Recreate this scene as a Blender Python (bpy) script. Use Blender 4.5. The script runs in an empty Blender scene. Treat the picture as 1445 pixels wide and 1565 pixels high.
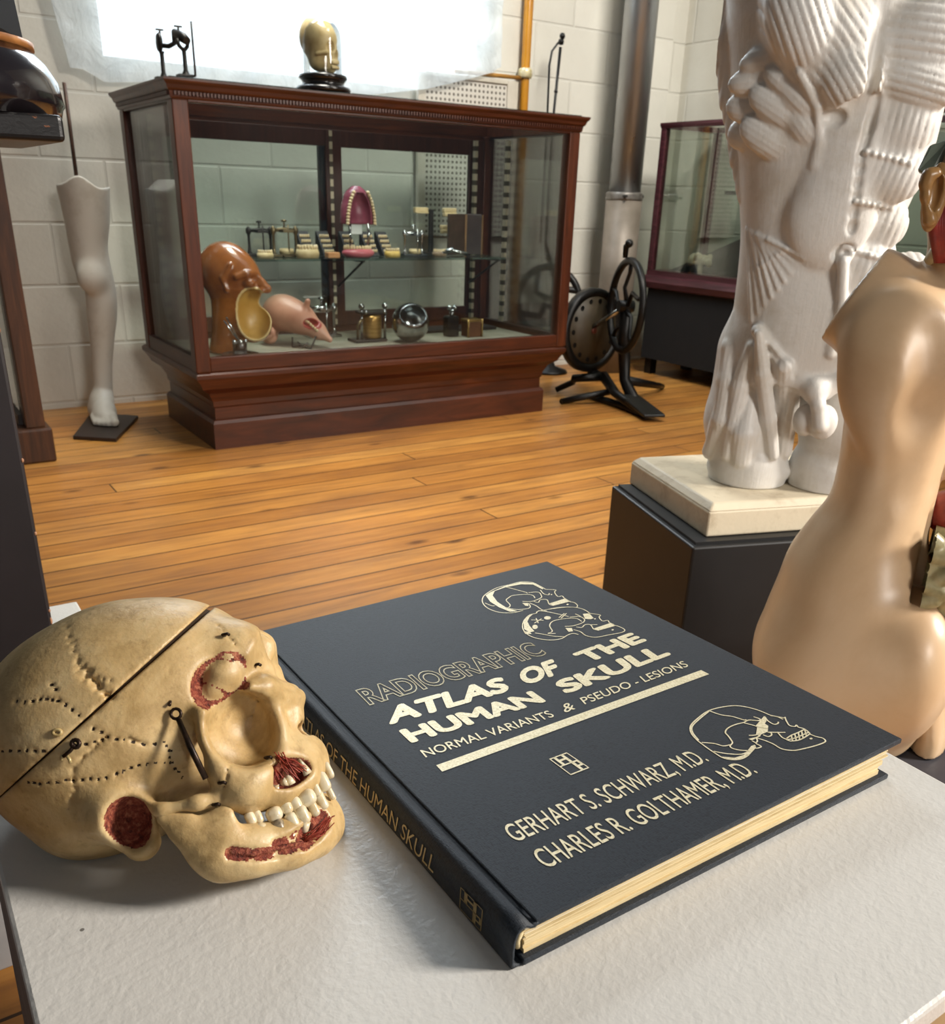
import bpy, math, random
import numpy as np
from mathutils import Vector, Matrix
random.seed(7); rng = np.random.default_rng(7)
S = bpy.context.scene
COL = S.collection
V3 = lambda *a: np.array(a, float)

# ------------------------------------------------------------------ camera
W_, H_ = 1445, 1565
FPX = 1353.95
PPY = 112.95
YAW, PITCH, ROLL = map(math.radians, (33.91746711, 23.61918635, 1.87540131))
CAM = V3(-0.78435586, -2.67083932, 0.75268194)
def _axes():
    cy, sy = math.cos(YAW), math.sin(YAW)
    f = V3(sy, cy, 0); r = V3(cy, -sy, 0); u = V3(0, 0, 1)
    cp, sp = math.cos(PITCH), math.sin(PITCH)
    f, u = f*cp-u*sp, u*cp+f*sp
    cr, sr = math.cos(ROLL), math.sin(ROLL)
    return r*cr+u*sr, -r*sr+u*cr, f
RGT, UP_, FWD = _axes()
def ray(px, py):
    return RGT*((px-722.5)/FPX) - UP_*((py-782.5-PPY)/FPX) + FWD
def atz(px, py, z):
    d = ray(px, py); return CAM+d*((z-CAM[2])/d[2])
def aty(px, py, y):
    d = ray(px, py); return CAM+d*((y-CAM[1])/d[1])
def atx(px, py, x):
    d = ray(px, py); return CAM+d*((x-CAM[0])/d[0])
def atd(px, py, d):
    return CAM+ray(px, py)*d
cd = bpy.data.cameras.new('camera'); cam = bpy.data.objects.new('camera', cd); COL.objects.link(cam)
M = Matrix.Identity(4)
for i in range(3):
    M[i][0], M[i][1], M[i][2], M[i][3] = RGT[i], UP_[i], -FWD[i], CAM[i]
cam.matrix_world = M
cd.sensor_fit = 'HORIZONTAL'; cd.sensor_width = 36; cd.lens = FPX/W_*36
cd.shift_y = PPY/W_; cd.clip_start = .01
cd.dof.use_dof = True; cd.dof.focus_distance = .47; cd.dof.aperture_fstop = 33.7/1.1
S.camera = cam

# ------------------------------------------------------------------ world, lights, exposure
S.view_settings.view_transform = 'Standard'; S.view_settings.look = 'None'
S.view_settings.gamma = 1; S.view_settings.use_curve_mapping = False
S.view_settings.exposure = 0.0
S.cycles.use_denoising = True
S.cycles.max_bounces = 10; S.cycles.transparent_max_bounces = 24
S.cycles.caustics_reflective = False; S.cycles.caustics_refractive = False
S.cycles.sample_clamp_indirect = 6
w = bpy.data.worlds.new('world'); S.world = w; w.use_nodes = True
bg = w.node_tree.nodes['Background']
bg.inputs[0].default_value = (.80, .90, 1, 1); bg.inputs[1].default_value = .085
def area(name, loc, target, sx, sy, power, color, spread=180):
    l = bpy.data.lights.new(name, 'AREA'); l.shape = 'RECTANGLE'; l.size = sx; l.size_y = sy
    l.energy = power; l.color = color; l.spread = math.radians(spread)
    o = bpy.data.objects.new(name, l); COL.objects.link(o); o.location = loc
    o.rotation_euler = (Vector(target)-Vector(loc)).to_track_quat('-Z', 'Y').to_euler()
    return o
# warm daylight through a tall window on the right, level with the camera
area('window_light_right', (2.45, -4.4, 2.3), (-.45, -2.3, .5), .7, .9, 76, (1, .93, .84), 95)
# added fill lamp with no visible source, brightens the wall by the corner
area('fill_light_corner', (1.45, -1.5, 2.9), (2.15, .86, .95), 1.0, .6, 25, (1, .96, .88), 84)
# fill lamp added overhead to lift the open floor
area('fill_light_floor', (.36, -.36, 2.95), (.34, -.36, 0), 1.4, .6, 21, (1, .96, .86), 76)
# narrow fill added behind the camera for the torso and plaster figure
area('fill_light_front', (-.2, -6.2, 1.9), (.38, -1.9, .75), 1.2, 1.0, 4.2, (1, .95, .88), 26)
# the big covered window behind the display case
area('window_light_back', (.76, .99, 1.95), (.76, -1.2, .4), 1.5, 1.4, 105, (.86, .94, 1))

# ------------------------------------------------------------------ materials
def rgb(c):
    if isinstance(c, str):
        c = [int(c[i:i+2], 16)/255 for i in (0, 2, 4)]
        c = [x/12.92 if x <= .04045 else ((x+.055)/1.055)**2.4 for x in c]
    return (*c[:3], 1)
class Nt:
    def __init__(s, name):
        s.m = bpy.data.materials.new(name); s.m.use_nodes = True
        s.t = s.m.node_tree; s.n = s.t.nodes; s.b = s.n['Principled BSDF']; s.out = s.n['Material Output']
    def new(s, t, **kw):
        n = s.n.new(t)
        for k, v in kw.items():
            if hasattr(n, k): setattr(n, k, v)
        return n
    def link(s, a, b): s.t.links.new(a, b)
    def val(s, node, **kw):
        for k, v in kw.items(): node.inputs[k.replace('_', ' ')].default_value = v
        return node
    def coord(s, scale=(1, 1, 1), rot=(0, 0, 0)):
        c = s.new('ShaderNodeTexCoord'); mp = s.new('ShaderNodeMapping')
        mp.inputs['Scale'].default_value = scale; mp.inputs['Rotation'].default_value = rot
        s.link(c.outputs['Object'], mp.inputs['Vector']); return mp.outputs['Vector']
    def noise(s, vec, scale, detail=4, rough=.55, dist=0):
        n = s.new('ShaderNodeTexNoise'); s.link(vec, n.inputs['Vector'])
        n.inputs['Scale'].default_value = scale; n.inputs['Detail'].default_value = detail
        n.inputs['Roughness'].default_value = rough; n.inputs['Distortion'].default_value = dist
        return n.outputs['Fac']
    def ramp(s, fac, stops):
        r = s.new('ShaderNodeValToRGB'); e = r.color_ramp.elements
        while len(e) < len(stops): e.new(.5)
        for el, (p, c) in zip(e, stops): el.position = p; el.color = rgb(c)
        s.link(fac, r.inputs['Fac']); return r.outputs['Color']
    def mix(s, fac, a, b, mode='MIX'):
        m = s.new('ShaderNodeMix', data_type='RGBA', blend_type=mode)
        for sock, x in ((m.inputs[0], fac), (m.inputs[6], a), (m.inputs[7], b)):
            if isinstance(x, (int, float)): sock.default_value = x
            elif isinstance(x, (str, tuple, list)): sock.default_value = rgb(x)
            else: s.link(x, sock)
        return m.outputs[2]
    def math(s, op, a, b=0.):
        m = s.new('ShaderNodeMath', operation=op)
        for sock, x in ((m.inputs[0], a), (m.inputs[1], b)):
            if isinstance(x, (int, float)): sock.default_value = x
            else: s.link(x, sock)
        return m.outputs[0]
    def bump(s, h, strength, dist=.002):
        b = s.new('ShaderNodeBump'); b.inputs['Strength'].default_value = strength
        b.inputs['Distance'].default_value = dist
        s.link(h, b.inputs['Height']); s.link(b.outputs['Normal'], s.b.inputs['Normal'])
    def base(s, c):
        if isinstance(c, (str, tuple, list)): s.b.inputs['Base Color'].default_value = rgb(c)
        else: s.link(c, s.b.inputs['Base Color'])
    def pr(s, **kw):
        for k, v in kw.items():
            i = s.b.inputs[k.replace('_', ' ')]
            if isinstance(v, (int, float, tuple)): i.default_value = v
            else: s.link(v, i)
def pm(name, c1, c2=None, scale=20, rough=.5, metal=0, bump=0, bscale=None, bdist=.001, stretch=(1, 1, 1), detail=5, lo=.35, hi=.65, **kw):
    n = Nt(name); v = n.coord(stretch)
    if c2 is None: n.base(c1)
    else:
        f = n.noise(v, scale, detail); n.base(n.ramp(f, [(lo, c1), (hi, c2)]))
    n.pr(Roughness=rough, Metallic=metal, **kw)
    if bump: n.bump(n.noise(v, bscale or scale*3, 4), bump, bdist)
    return n.m
def glass_mat(name, tint=(.93, .98, .96), refl=1.0, rough=.02):
    n = Nt(name)
    tr = n.new('ShaderNodeBsdfTransparent'); tr.inputs[0].default_value = (*tint, 1)
    gl = n.new('ShaderNodeBsdfGlossy'); gl.inputs['Roughness'].default_value = rough
    fr = n.new('ShaderNodeFresnel'); fr.inputs[0].default_value = 1.5
    mx = n.new('ShaderNodeMixShader')
    n.link(n.math('MULTIPLY', fr.outputs[0], refl), mx.inputs[0])
    n.link(tr.outputs[0], mx.inputs[1]); n.link(gl.outputs[0], mx.inputs[2]); n.link(mx.outputs[0], n.out.inputs[0])
    return n.m

# ------------------------------------------------------------------ geometry
class G:
    def __init__(s): s.v = []; s.f = []; s.sm = []; s.mi = []
    def raw(s, vs, fs, smooth=False, mi=0):
        o = len(s.v); s.v += [tuple(map(float, p)) for p in vs]
        s.f += [tuple(int(i)+o for i in f) for f in fs]; s.sm += [smooth]*len(fs); s.mi += [mi]*len(fs); return s
    def box(s, a, b, M=None, mi=0):
        x0, y0, z0 = a; x1, y1, z1 = b
        vs = [V3(x, y, z) for z in (z0, z1) for x, y in ((x0, y0), (x1, y0), (x1, y1), (x0, y1))]
        if M is not None: vs = [np.array(M @ Vector(p)) for p in vs]
        return s.raw(vs, [(3, 2, 1, 0), (4, 5, 6, 7), (0, 1, 5, 4), (1, 2, 6, 5), (2, 3, 7, 6), (3, 0, 4, 7)], mi=mi)
    def frame(s, d):
        d = np.asarray(d, float); d = d/np.linalg.norm(d)
        a = V3(0, 0, 1) if abs(d[2]) < .9 else V3(1, 0, 0)
        x = np.cross(a, d); x /= np.linalg.norm(x); return x, np.cross(d, x), d
    def tube(s, pts, r, n=10, cap=True, smooth=True, mi=0, closed=False):
        pts = [np.asarray(p, float) for p in pts]; m = len(pts)
        rr = r if hasattr(r, '__len__') else [r]*m
        vs = []; x = None
        for i in range(m):
            if closed: d = pts[(i+1) % m]-pts[i-1]
            else: d = pts[min(i+1, m-1)]-pts[max(i-1, 0)]
            if x is None: x, y, d = s.frame(d)
            else:
                d = d/np.linalg.norm(d); x = x-d*(x@d); x /= np.linalg.norm(x); y = np.cross(d, x)
            for k in range(n):
                a = 2*math.pi*k/n; vs.append(pts[i]+(x*math.cos(a)+y*math.sin(a))*rr[i])
        fs = []
        for i in range(m if closed else m-1):
            j = (i+1) % m
            for k in range(n):
                l = (k+1) % n; fs.append((i*n+k, i*n+l, j*n+l, j*n+k))
        s.raw(vs, fs, smooth, mi)
        if cap and not closed:
            o = len(s.v)-len(vs)
            s.f += [tuple(o+k for k in range(n))[::-1], tuple(o+(m-1)*n+k for k in range(n))]; s.sm += [False]*2; s.mi += [mi]*2
        return s
    def cyl(s, a, b, r, n=24, r2=None, mi=0): return s.tube([a, b], [r, r if r2 is None else r2], n, mi=mi)
    def lathe(s, c, prof, n=32, axis=(0, 0, 1), arc=None, mi=0, smooth=True, sx=1, sy=1):
        # prof: (radius, height) pairs
        x, y, d = s.frame(axis); c = np.asarray(c, float); m = len(prof); vs = []
        if abs(d[2]) > .99: x, y = V3(1, 0, 0), V3(0, 1, 0)
        for r, h in prof:
            for k in range(n):
                a = 2*math.pi*k/n; vs.append(c+d*h+x*math.cos(a)*r*sx+y*math.sin(a)*r*sy)
        fs = [(i*n+k, i*n+(k+1) % n, (i+1)*n+(k+1) % n, (i+1)*n+k) for i in range(m-1) for k in range(n)]
        return s.raw(vs, fs, smooth, mi)
    def ell(s, c, r, n=16, m=10, R=None, mi=0):
        r = np.asarray(r if hasattr(r, '__len__') else [r]*3, float); c = np.asarray(c, float); vs = []
        for i in range(m+1):
            t = math.pi*i/m
            for k in range(n):
                a = 2*math.pi*k/n
                p = V3(math.sin(t)*math.cos(a), math.sin(t)*math.sin(a), math.cos(t))*r
                if R is not None: p = R@p
                vs.append(c+p)
        fs = [(i*n+k, (i+1)*n+k, (i+1)*n+(k+1) % n, i*n+(k+1) % n) for i in range(m) for k in range(n)]
        return s.raw(vs, fs, True, mi)
    def prism(s, poly, a, b, mi=0, smooth=False):
        # poly: list of 3-D points; extruded along vector (b-a)
        d = np.asarray(b, float)-np.asarray(a, float); n = len(poly)
        p0 = [np.asarray(p, float) for p in poly]; vs = p0+[p+d for p in p0]
        fs = [tuple(range(n))[::-1], tuple(range(n, 2*n))]+[(i, (i+1) % n, n+(i+1) % n, n+i) for i in range(n)]
        return s.raw(vs, fs, smooth, mi)
    def sweep_rect(s, prof, x0, x1, y0, y1, mi=0, back=True, cap=True):
        # moulding: profile (outset, z) run round a rectangle (mitred), closed as a loop
        vs = []; n = len(prof)
        for cx, cy, ox, oy in ((x0, y0, -1, -1), (x1, y0, 1, -1), (x1, y1, 1, 1 if back else 0), (x0, y1, -1, 1 if back else 0)):
            for o, z in prof: vs.append((cx+ox*o, cy+oy*o, z))
        fs = []
        for i in range(4):
            j = (i+1) % 4
            for k in range(n-1): fs.append((i*n+k, j*n+k, j*n+k+1, i*n+k+1))
        s.raw(vs, fs, False, mi)
        if not cap: return s
        o = len(s.v)-len(vs)
        s.f += [tuple(o+i*n+n-1 for i in range(4)), tuple(o+i*n for i in range(4))[::-1]]; s.sm += [False]*2; s.mi += [mi]*2
        return s
def thing(name, label, cat, loc=(0, 0, 0), group=None):
    o = bpy.data.objects.new(name, None); COL.objects.link(o); o.location = loc; o.empty_display_size = .02
    return tag(o, label, cat, group)
def tag(o, label=None, cat=None, group=None, kind=None):
    if label: o['label'] = label
    if cat: o['category'] = cat
    if group: o['group'] = group
    if kind: o['kind'] = kind
    return o
def wloc(o):
    p = V3(0, 0, 0)
    while o is not None: p = p+np.array(o.location); o = o.parent
    return p
def mk(name, g, mats, parent=None, bev=0, seg=2, sub=0, origin=None, weld=False):
    """one mesh object from world-space geometry; under a parent the vertices become local to it"""
    me = bpy.data.meshes.new(name)
    org = wloc(parent) if parent is not None else (np.asarray(origin, float) if origin is not None else V3(0, 0, 0))
    vs = np.asarray(g.v, float)-org
    me.from_pydata([tuple(p) for p in vs], [], g.f); me.validate()
    mats = mats if isinstance(mats, (list, tuple)) else [mats]
    for m in mats: me.materials.append(m)
    if len(me.polygons) == len(g.f):
        me.polygons.foreach_set('use_smooth', g.sm); me.polygons.foreach_set('material_index', g.mi)
    o = bpy.data.objects.new(name, me); COL.objects.link(o)
    if parent is not None: o.parent = parent
    elif origin is not None: o.location = origin
    if bev:
        b = o.modifiers.new('bevel', 'BEVEL'); b.width = bev; b.segments = seg; b.limit_method = 'ANGLE'; b.angle_limit = .6
    if sub:
        m = o.modifiers.new('sub', 'SUBSURF'); m.levels = m.render_levels = sub
    return o
def struct(name, g, m, **kw):
    o = mk(name, g, m, **kw); o['kind'] = 'structure'; return o

# ------------------------------------------------------------------ signed-distance sculpting
def nrm(v): v = np.asarray(v, float); return v/np.linalg.norm(v)
class Vol:
    """a block of signed distances in a local frame; primitives are blended into it, then meshed (surface nets)"""
    def __init__(s, lo, hi, h):
        s.lo = np.asarray(lo, float); s.h = h
        s.n = np.ceil((np.asarray(hi, float)-s.lo)/h).astype(int)+1
        s.ax = [(s.lo[i]+h*np.arange(s.n[i])).astype(np.float32) for i in range(3)]
        s.d = np.full(tuple(s.n), 1., np.float32)
    def cut(s, lo, hi):
        sl = []
        for i in range(3):
            a = int(max(0, math.floor((lo[i]-s.lo[i])/s.h))); b = int(min(s.n[i], math.ceil((hi[i]-s.lo[i])/s.h)+1))
            if b <= a: return None
            sl.append(slice(a, b))
        return tuple(sl)
    def op(s, fn, lo, hi, k=.002, mode='u', pad=None):
        pad = (2*k+3*s.h) if pad is None else pad
        sl = s.cut(np.asarray(lo, float)-pad, np.asarray(hi, float)+pad)
        if sl is None: return s
        X = s.ax[0][sl[0]][:, None, None]; Y = s.ax[1][sl[1]][None, :, None]; Z = s.ax[2][sl[2]][None, None, :]
        v = fn(X, Y, Z).astype(np.float32); d = s.d[sl]
        if mode == 'u': hh = np.maximum(k-np.abs(d-v), 0)/k; s.d[sl] = np.minimum(d, v)-hh*hh*k*.25
        elif mode == 's': hh = np.maximum(k-np.abs(d+v), 0)/k; s.d[sl] = np.maximum(d, -v)+hh*hh*k*.25
        elif mode == 'i': hh = np.maximum(k-np.abs(d-v), 0)/k; s.d[sl] = np.maximum(d, v)+hh*hh*k*.25
        elif mode == 'add': s.d[sl] = d+v
        return s
    def ell(s, c, r, R=None, k=.002, mode='u', stripe=None):
        c = np.asarray(c, float); r = np.asarray(r if hasattr(r, '__len__') else [r]*3, float)
        R = np.eye(3) if R is None else np.asarray(R, float)      # rows = local axes
        ext = np.sqrt(((R*r[:, None])**2).sum(0)); rm = r.min()
        def fn(X, Y, Z):
            x, y, z = X-c[0], Y-c[1], Z-c[2]
            p = [R[i][0]*x+R[i][1]*y+R[i][2]*z for i in range(3)]
            q = np.sqrt((p[0]/r[0])**2+(p[1]/r[1])**2+(p[2]/r[2])**2)
            q2 = np.sqrt((p[0]/r[0]**2)**2+(p[1]/r[1]**2)**2+(p[2]/r[2]**2)**2)
            d = q*(q-1)/np.maximum(q2, 1e-6)
            if stripe is not None:
                ax, wl, am = stripe; d = d+1.6*am*(1-np.abs(np.sin((ax[0]*x+ax[1]*y+ax[2]*z)*(math.pi/wl))))**2*np.exp(-(d/(6*am))**2)
            return d
        return s.op(fn, c-ext, c+ext, k, mode)
    def cap(s, pts, rs, k=.002, mode='u', flat=None, stripe=None):
        """chain of round cones; flat=(axis, factor) squashes the section along axis"""
        pts = [np.asarray(p, float) for p in pts]
        rs = rs if hasattr(rs, '__len__') else [rs]*len(pts)
        for (a, b, ra, rb) in zip(pts[:-1], pts[1:], rs[:-1], rs[1:]):
            ba = b-a; L2 = max(ba@ba, 1e-12)
            def fn(X, Y, Z, a=a, ba=ba, L2=L2, ra=ra, rb=rb):
                x, y, z = X-a[0], Y-a[1], Z-a[2]
                t = np.clip((x*ba[0]+y*ba[1]+z*ba[2])/L2, 0, 1)
                dx, dy, dz = x-t*ba[0], y-t*ba[1], z-t*ba[2]
                if flat is not None:
                    f, fac = flat; m = dx*f[0]+dy*f[1]+dz*f[2]; m2 = m*(1/fac-1)
                    dx, dy, dz = dx+f[0]*m2, dy+f[1]*m2, dz+f[2]*m2
                d = np.sqrt(dx*dx+dy*dy+dz*dz)-(ra+(rb-ra)*t)
                if stripe is not None:
                    ax, wl, am = stripe
                    d = d+1.6*am*(1-np.abs(np.sin((ax[0]*X+ax[1]*Y+ax[2]*Z)*(math.pi/wl))))**2*np.exp(-(d/(6*am))**2)
                return d
            m = max(ra, rb)
            s.op(fn, np.minimum(a, b)-m, np.maximum(a, b)+m, k, mode)
        return s
    def box(s, c, r, R=None, k=.002, mode='u', rnd=0.):
        c = np.asarray(c, float); r = np.asarray(r, float); R = np.eye(3) if R is None else np.asarray(R, float)
        ext = (np.abs(R)*r[:, None]).sum(0)
        def fn(X, Y, Z):
            x, y, z = X-c[0], Y-c[1], Z-c[2]
            q = [np.abs(R[i][0]*x+R[i][1]*y+R[i][2]*z)-(r[i]-rnd) for i in range(3)]
            o = np.sqrt(np.maximum(q[0], 0)**2+np.maximum(q[1], 0)**2+np.maximum(q[2], 0)**2)
            return o+np.minimum(np.maximum(np.maximum(q[0], q[1]), q[2]), 0)-rnd
        return s.op(fn, c-ext, c+ext, k, mode)
    def half(s, p, n, k=.0005, mode='i'):
        n = nrm(n); p = np.asarray(p, float)
        return s.op(lambda X, Y, Z: (X-p[0])*n[0]+(Y-p[1])*n[1]+(Z-p[2])*n[2], s.lo, s.lo+s.h*s.n, k, mode)
    def loft(s, tab, axis=2, k=.002, mode='u', pw=2.):
        """tab rows: (t, ca, cb, ra, rb) superellipse sections stacked along axis"""
        tab = np.asarray(tab, float); o = [i for i in range(3) if i != axis]
        lo = np.zeros(3); hi = np.zeros(3); lo[axis], hi[axis] = tab[0, 0], tab[-1, 0]
        for j in (0, 1):
            lo[o[j]] = (tab[:, 1+j]-tab[:, 3+j]).min(); hi[o[j]] = (tab[:, 1+j]+tab[:, 3+j]).max()
        tt = tab[:, 0]
        # smooth (monotone-ish cubic) resample
        ts = np.linspace(tt[0], tt[-1], 200); cols = [ts]
        for j in range(1, 5):
            y = tab[:, j]; m = np.gradient(y, tt); i = np.clip(np.searchsorted(tt, ts)-1, 0, len(tt)-2)
            hh = tt[i+1]-tt[i]; u = (ts-tt[i])/hh
            cols.append((2*u**3-3*u**2+1)*y[i]+(u**3-2*u**2+u)*hh*m[i]+(-2*u**3+3*u**2)*y[i+1]+(u**3-u**2)*hh*m[i+1])
        def fn(X, Y, Z):
            P = [X, Y, Z]; T = np.clip(P[axis], tt[0], tt[-1])
            ca, cb, ra, rb = [np.interp(T, ts, cols[j]) for j in range(1, 5)]
            a = np.abs(P[o[0]]-ca)/ra; b = np.abs(P[o[1]]-cb)/rb
            q = (a**pw+b**pw)**(1/pw)
            d = (q-1)*np.minimum(ra, rb)
            e = np.maximum(tt[0]-P[axis], P[axis]-tt[-1])
            return np.maximum(d, e)
        return s.op(fn, lo, hi, k, mode)
    def mesh(s):
        d = s.d; sg = d < 0
        cnt = np.zeros(tuple(np.array(d.shape)-1), np.uint8)
        for i in (0, 1):
            for j in (0, 1):
                for l in (0, 1):
                    cnt += sg[i:d.shape[0]-1+i, j:d.shape[1]-1+j, l:d.shape[2]-1+l]
        act = (cnt > 0) & (cnt < 8); idx = np.argwhere(act)
        num = np.full(act.shape, -1, np.int64); num[act] = np.arange(len(idx))
        acc = np.zeros((len(idx), 3)); c = np.zeros(len(idx))
        cor = [(i, j, l) for i in (0, 1) for j in (0, 1) for l in (0, 1)]
        val = {q: d[idx[:, 0]+q[0], idx[:, 1]+q[1], idx[:, 2]+q[2]].astype(float) for q in cor}
        for q in cor:
            for ax in range(3):
                if q[ax]: continue
                q2 = list(q); q2[ax] = 1; q2 = tuple(q2)
                a, b = val[q], val[q2]; m = (a < 0) != (b < 0)
                t = a[m]/(a[m]-b[m]); p = np.tile(np.array(q, float), (m.sum(), 1)); p[:, ax] = t
                acc[m] += p; c[m] += 1
        vs = s.lo+s.h*(idx+acc/c[:, None])
        quads = []
        for ax in range(3):
            o1, o2 = (ax+1) % 3, (ax+2) % 3
            sh = list(d.shape); sh[ax] -= 1
            A = sg[tuple(slice(0, sh[i]) for i in range(3))]
            off = [slice(0, n) for n in d.shape]; off[ax] = slice(1, None)
            Bv = sg[tuple(off)]
            e = np.argwhere(A != Bv); e = e[(e[:, o1] > 0) & (e[:, o2] > 0) & (e[:, o1] < d.shape[o1]-1) & (e[:, o2] < d.shape[o2]-1)]
            ins = A[e[:, 0], e[:, 1], e[:, 2]]
            def cell(a, b):
                q = e.copy(); q[:, o1] -= a; q[:, o2] -= b; return num[q[:, 0], q[:, 1], q[:, 2]]
            Q = np.stack([cell(1, 1), cell(0, 1), cell(0, 0), cell(1, 0)], 1)
            Q[~ins] = Q[~ins][:, ::-1]; quads.append(Q)
        return vs, np.concatenate(quads)
def biggest(vs, quads):
    lab = np.arange(len(vs))
    for _ in range(400):
        m = lab[quads].min(1); new = lab.copy()
        for i in range(4): np.minimum.at(new, quads[:, i], m)
        new = new[new]
        if (new == lab).all(): break
        lab = new
    ids, cn = np.unique(lab, return_counts=True); keep = lab == ids[cn.argmax()]
    idx = np.cumsum(keep)-1; q = quads[keep[quads].all(1)]
    return vs[keep], idx[q]
def skin(name, vs, quads, mats, parent, M=None, paint=None, smooth_it=0):
    """mesh object from surface-net output; M: 3x3 rows = local axes in world, with origin; paint(face centres)->material index"""
    vs = np.asarray(vs); loc = vs
    if smooth_it:
        loc = lap(vs, quads, smooth_it)
    wv = loc if M is None else M[1]+loc@M[0]
    org = wloc(parent) if parent is not None else V3(0, 0, 0)
    me = bpy.data.meshes.new(name)
    me.vertices.add(len(wv)); me.vertices.foreach_set('co', (wv-org).astype(np.float32).ravel())
    nq = len(quads); me.loops.add(nq*4); me.polygons.add(nq)
    me.loops.foreach_set('vertex_index', quads.astype(np.int32).ravel())
    me.polygons.foreach_set('loop_start', np.arange(0, nq*4, 4, dtype=np.int32))
    me.polygons.foreach_set('use_smooth', np.ones(nq, bool))
    mats = mats if isinstance(mats, (list, tuple)) else [mats]
    for m in mats: me.materials.append(m)
    if paint is not None: me.polygons.foreach_set('material_index', paint(loc[quads].mean(1)).astype(np.int32))
    me.update(calc_edges=True); me.validate()
    o = bpy.data.objects.new(name, me); COL.objects.link(o)
    if parent is not None: o.parent = parent
    return o
def lap(vs, quads, it):
    vs = vs.copy()
    for _ in range(it):
        a = np.zeros_like(vs); c = np.zeros(len(vs))
        for i in range(4):
            for j in (1, 3):
                np.add.at(a, quads[:, i], vs[quads[:, (i+j) % 4]]); np.add.at(c, quads[:, i], 1)
        vs = vs*.4+.6*a/np.maximum(c, 1)[:, None]
    return vs
# ================================================================== the room
YW = .86
# floor: narrow pine boards running along X
n = Nt('pine_floor')
tc = n.new('ShaderNodeTexCoord'); sep = n.new('ShaderNodeSeparateXYZ'); n.link(tc.outputs['Object'], sep.inputs[0])
PW = .083
row = n.math('DIVIDE', sep.outputs['Y'], PW); fl = n.math('FLOOR', row); fr = n.math('FRACT', row)
wn = n.new('ShaderNodeTexWhiteNoise', noise_dimensions='1D'); n.link(fl, wn.inputs['W'])
xs = n.math('ADD', sep.outputs['X'], n.math('MULTIPLY', wn.outputs['Value'], 9.7))
seg = n.math('FLOOR', n.math('DIVIDE', xs, 3.4)); sfr = n.math('FRACT', n.math('DIVIDE', xs, 3.4))
wn2 = n.new('ShaderNodeTexWhiteNoise', noise_dimensions='2D')
cb = n.new('ShaderNodeCombineXYZ'); n.link(fl, cb.inputs[0]); n.link(seg, cb.inputs[1]); n.link(cb.outputs[0], wn2.inputs['Vector'])
cg = n.new('ShaderNodeCombineXYZ'); n.link(n.math('MULTIPLY', xs, 2.2), cg.inputs[0]); n.link(n.math('MULTIPLY', sep.outputs['Y'], 26), cg.inputs[1]); n.link(n.math('MULTIPLY', fl, 3.3), cg.inputs[2])
g1 = n.noise(cg.outputs[0], 1.6, 6, .6, .8)
base = n.ramp(g1, [(.25, '8a6126'), (.5, 'c08d40'), (.75, 'dcb062')])
tint = n.ramp(wn2.outputs['Value'], [(0, 'b98a52'), (.5, 'd0a264'), (1, 'e2bd7c')])
col = n.mix(.75, base, n.mix(1., base, tint, 'MULTIPLY')); col = n.mix(.18, col, tint)
# knots
vc = n.new('ShaderNodeCombineXYZ'); n.link(n.math('MULTIPLY', xs, 4.5), vc.inputs[0]); n.link(n.math('MULTIPLY', sep.outputs['Y'], 11.), vc.inputs[1])
vo = n.new('ShaderNodeTexVoronoi'); n.link(vc.outputs[0], vo.inputs['Vector']); vo.inputs['Scale'].default_value = 1.0; vo.inputs['Randomness'].default_value = 1
kn = n.ramp(vo.outputs['Distance'], [(.06, (1, 1, 1)), (.17, (0, 0, 0))])
vcol = n.new('ShaderNodeSeparateColor'); n.link(vo.outputs['Color'], vcol.inputs[0])
knm = n.math('MULTIPLY', kn, n.math('GREATER_THAN', vcol.outputs[0], .35))
col = n.mix(n.math('MULTIPLY', knm, .8), col, '3a1d0a')
wear = n.noise(n.coord((1, 3, 1)), 2.2, 5, .65)
col = n.mix(n.ramp(wear, [(.42, (0, 0, 0)), (.72, (.6, .6, .6))]), col, '70482a')
gap = n.math('ADD', n.math('LESS_THAN', fr, .055), n.math('MULTIPLY', n.math('LESS_THAN', sfr, .0012), 1))
gap = n.math('MINIMUM', gap, 1)
col = n.mix(n.math('MULTIPLY', gap, .9), col, '1c0f07')
n.base(col); n.pr(Roughness=n.ramp(g1, [(.3, (.40,)*3), (.7, (.30,)*3)]))
n.b.inputs['Specular IOR Level'].default_value = .35
n.bump(n.math('SUBTRACT', n.math('MULTIPLY', g1, .3), gap), .5, .002)
struct('floor', G().box((-3.2, -4.2, -.05), (2.75, YW+.15, 0)), n.m)

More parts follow.
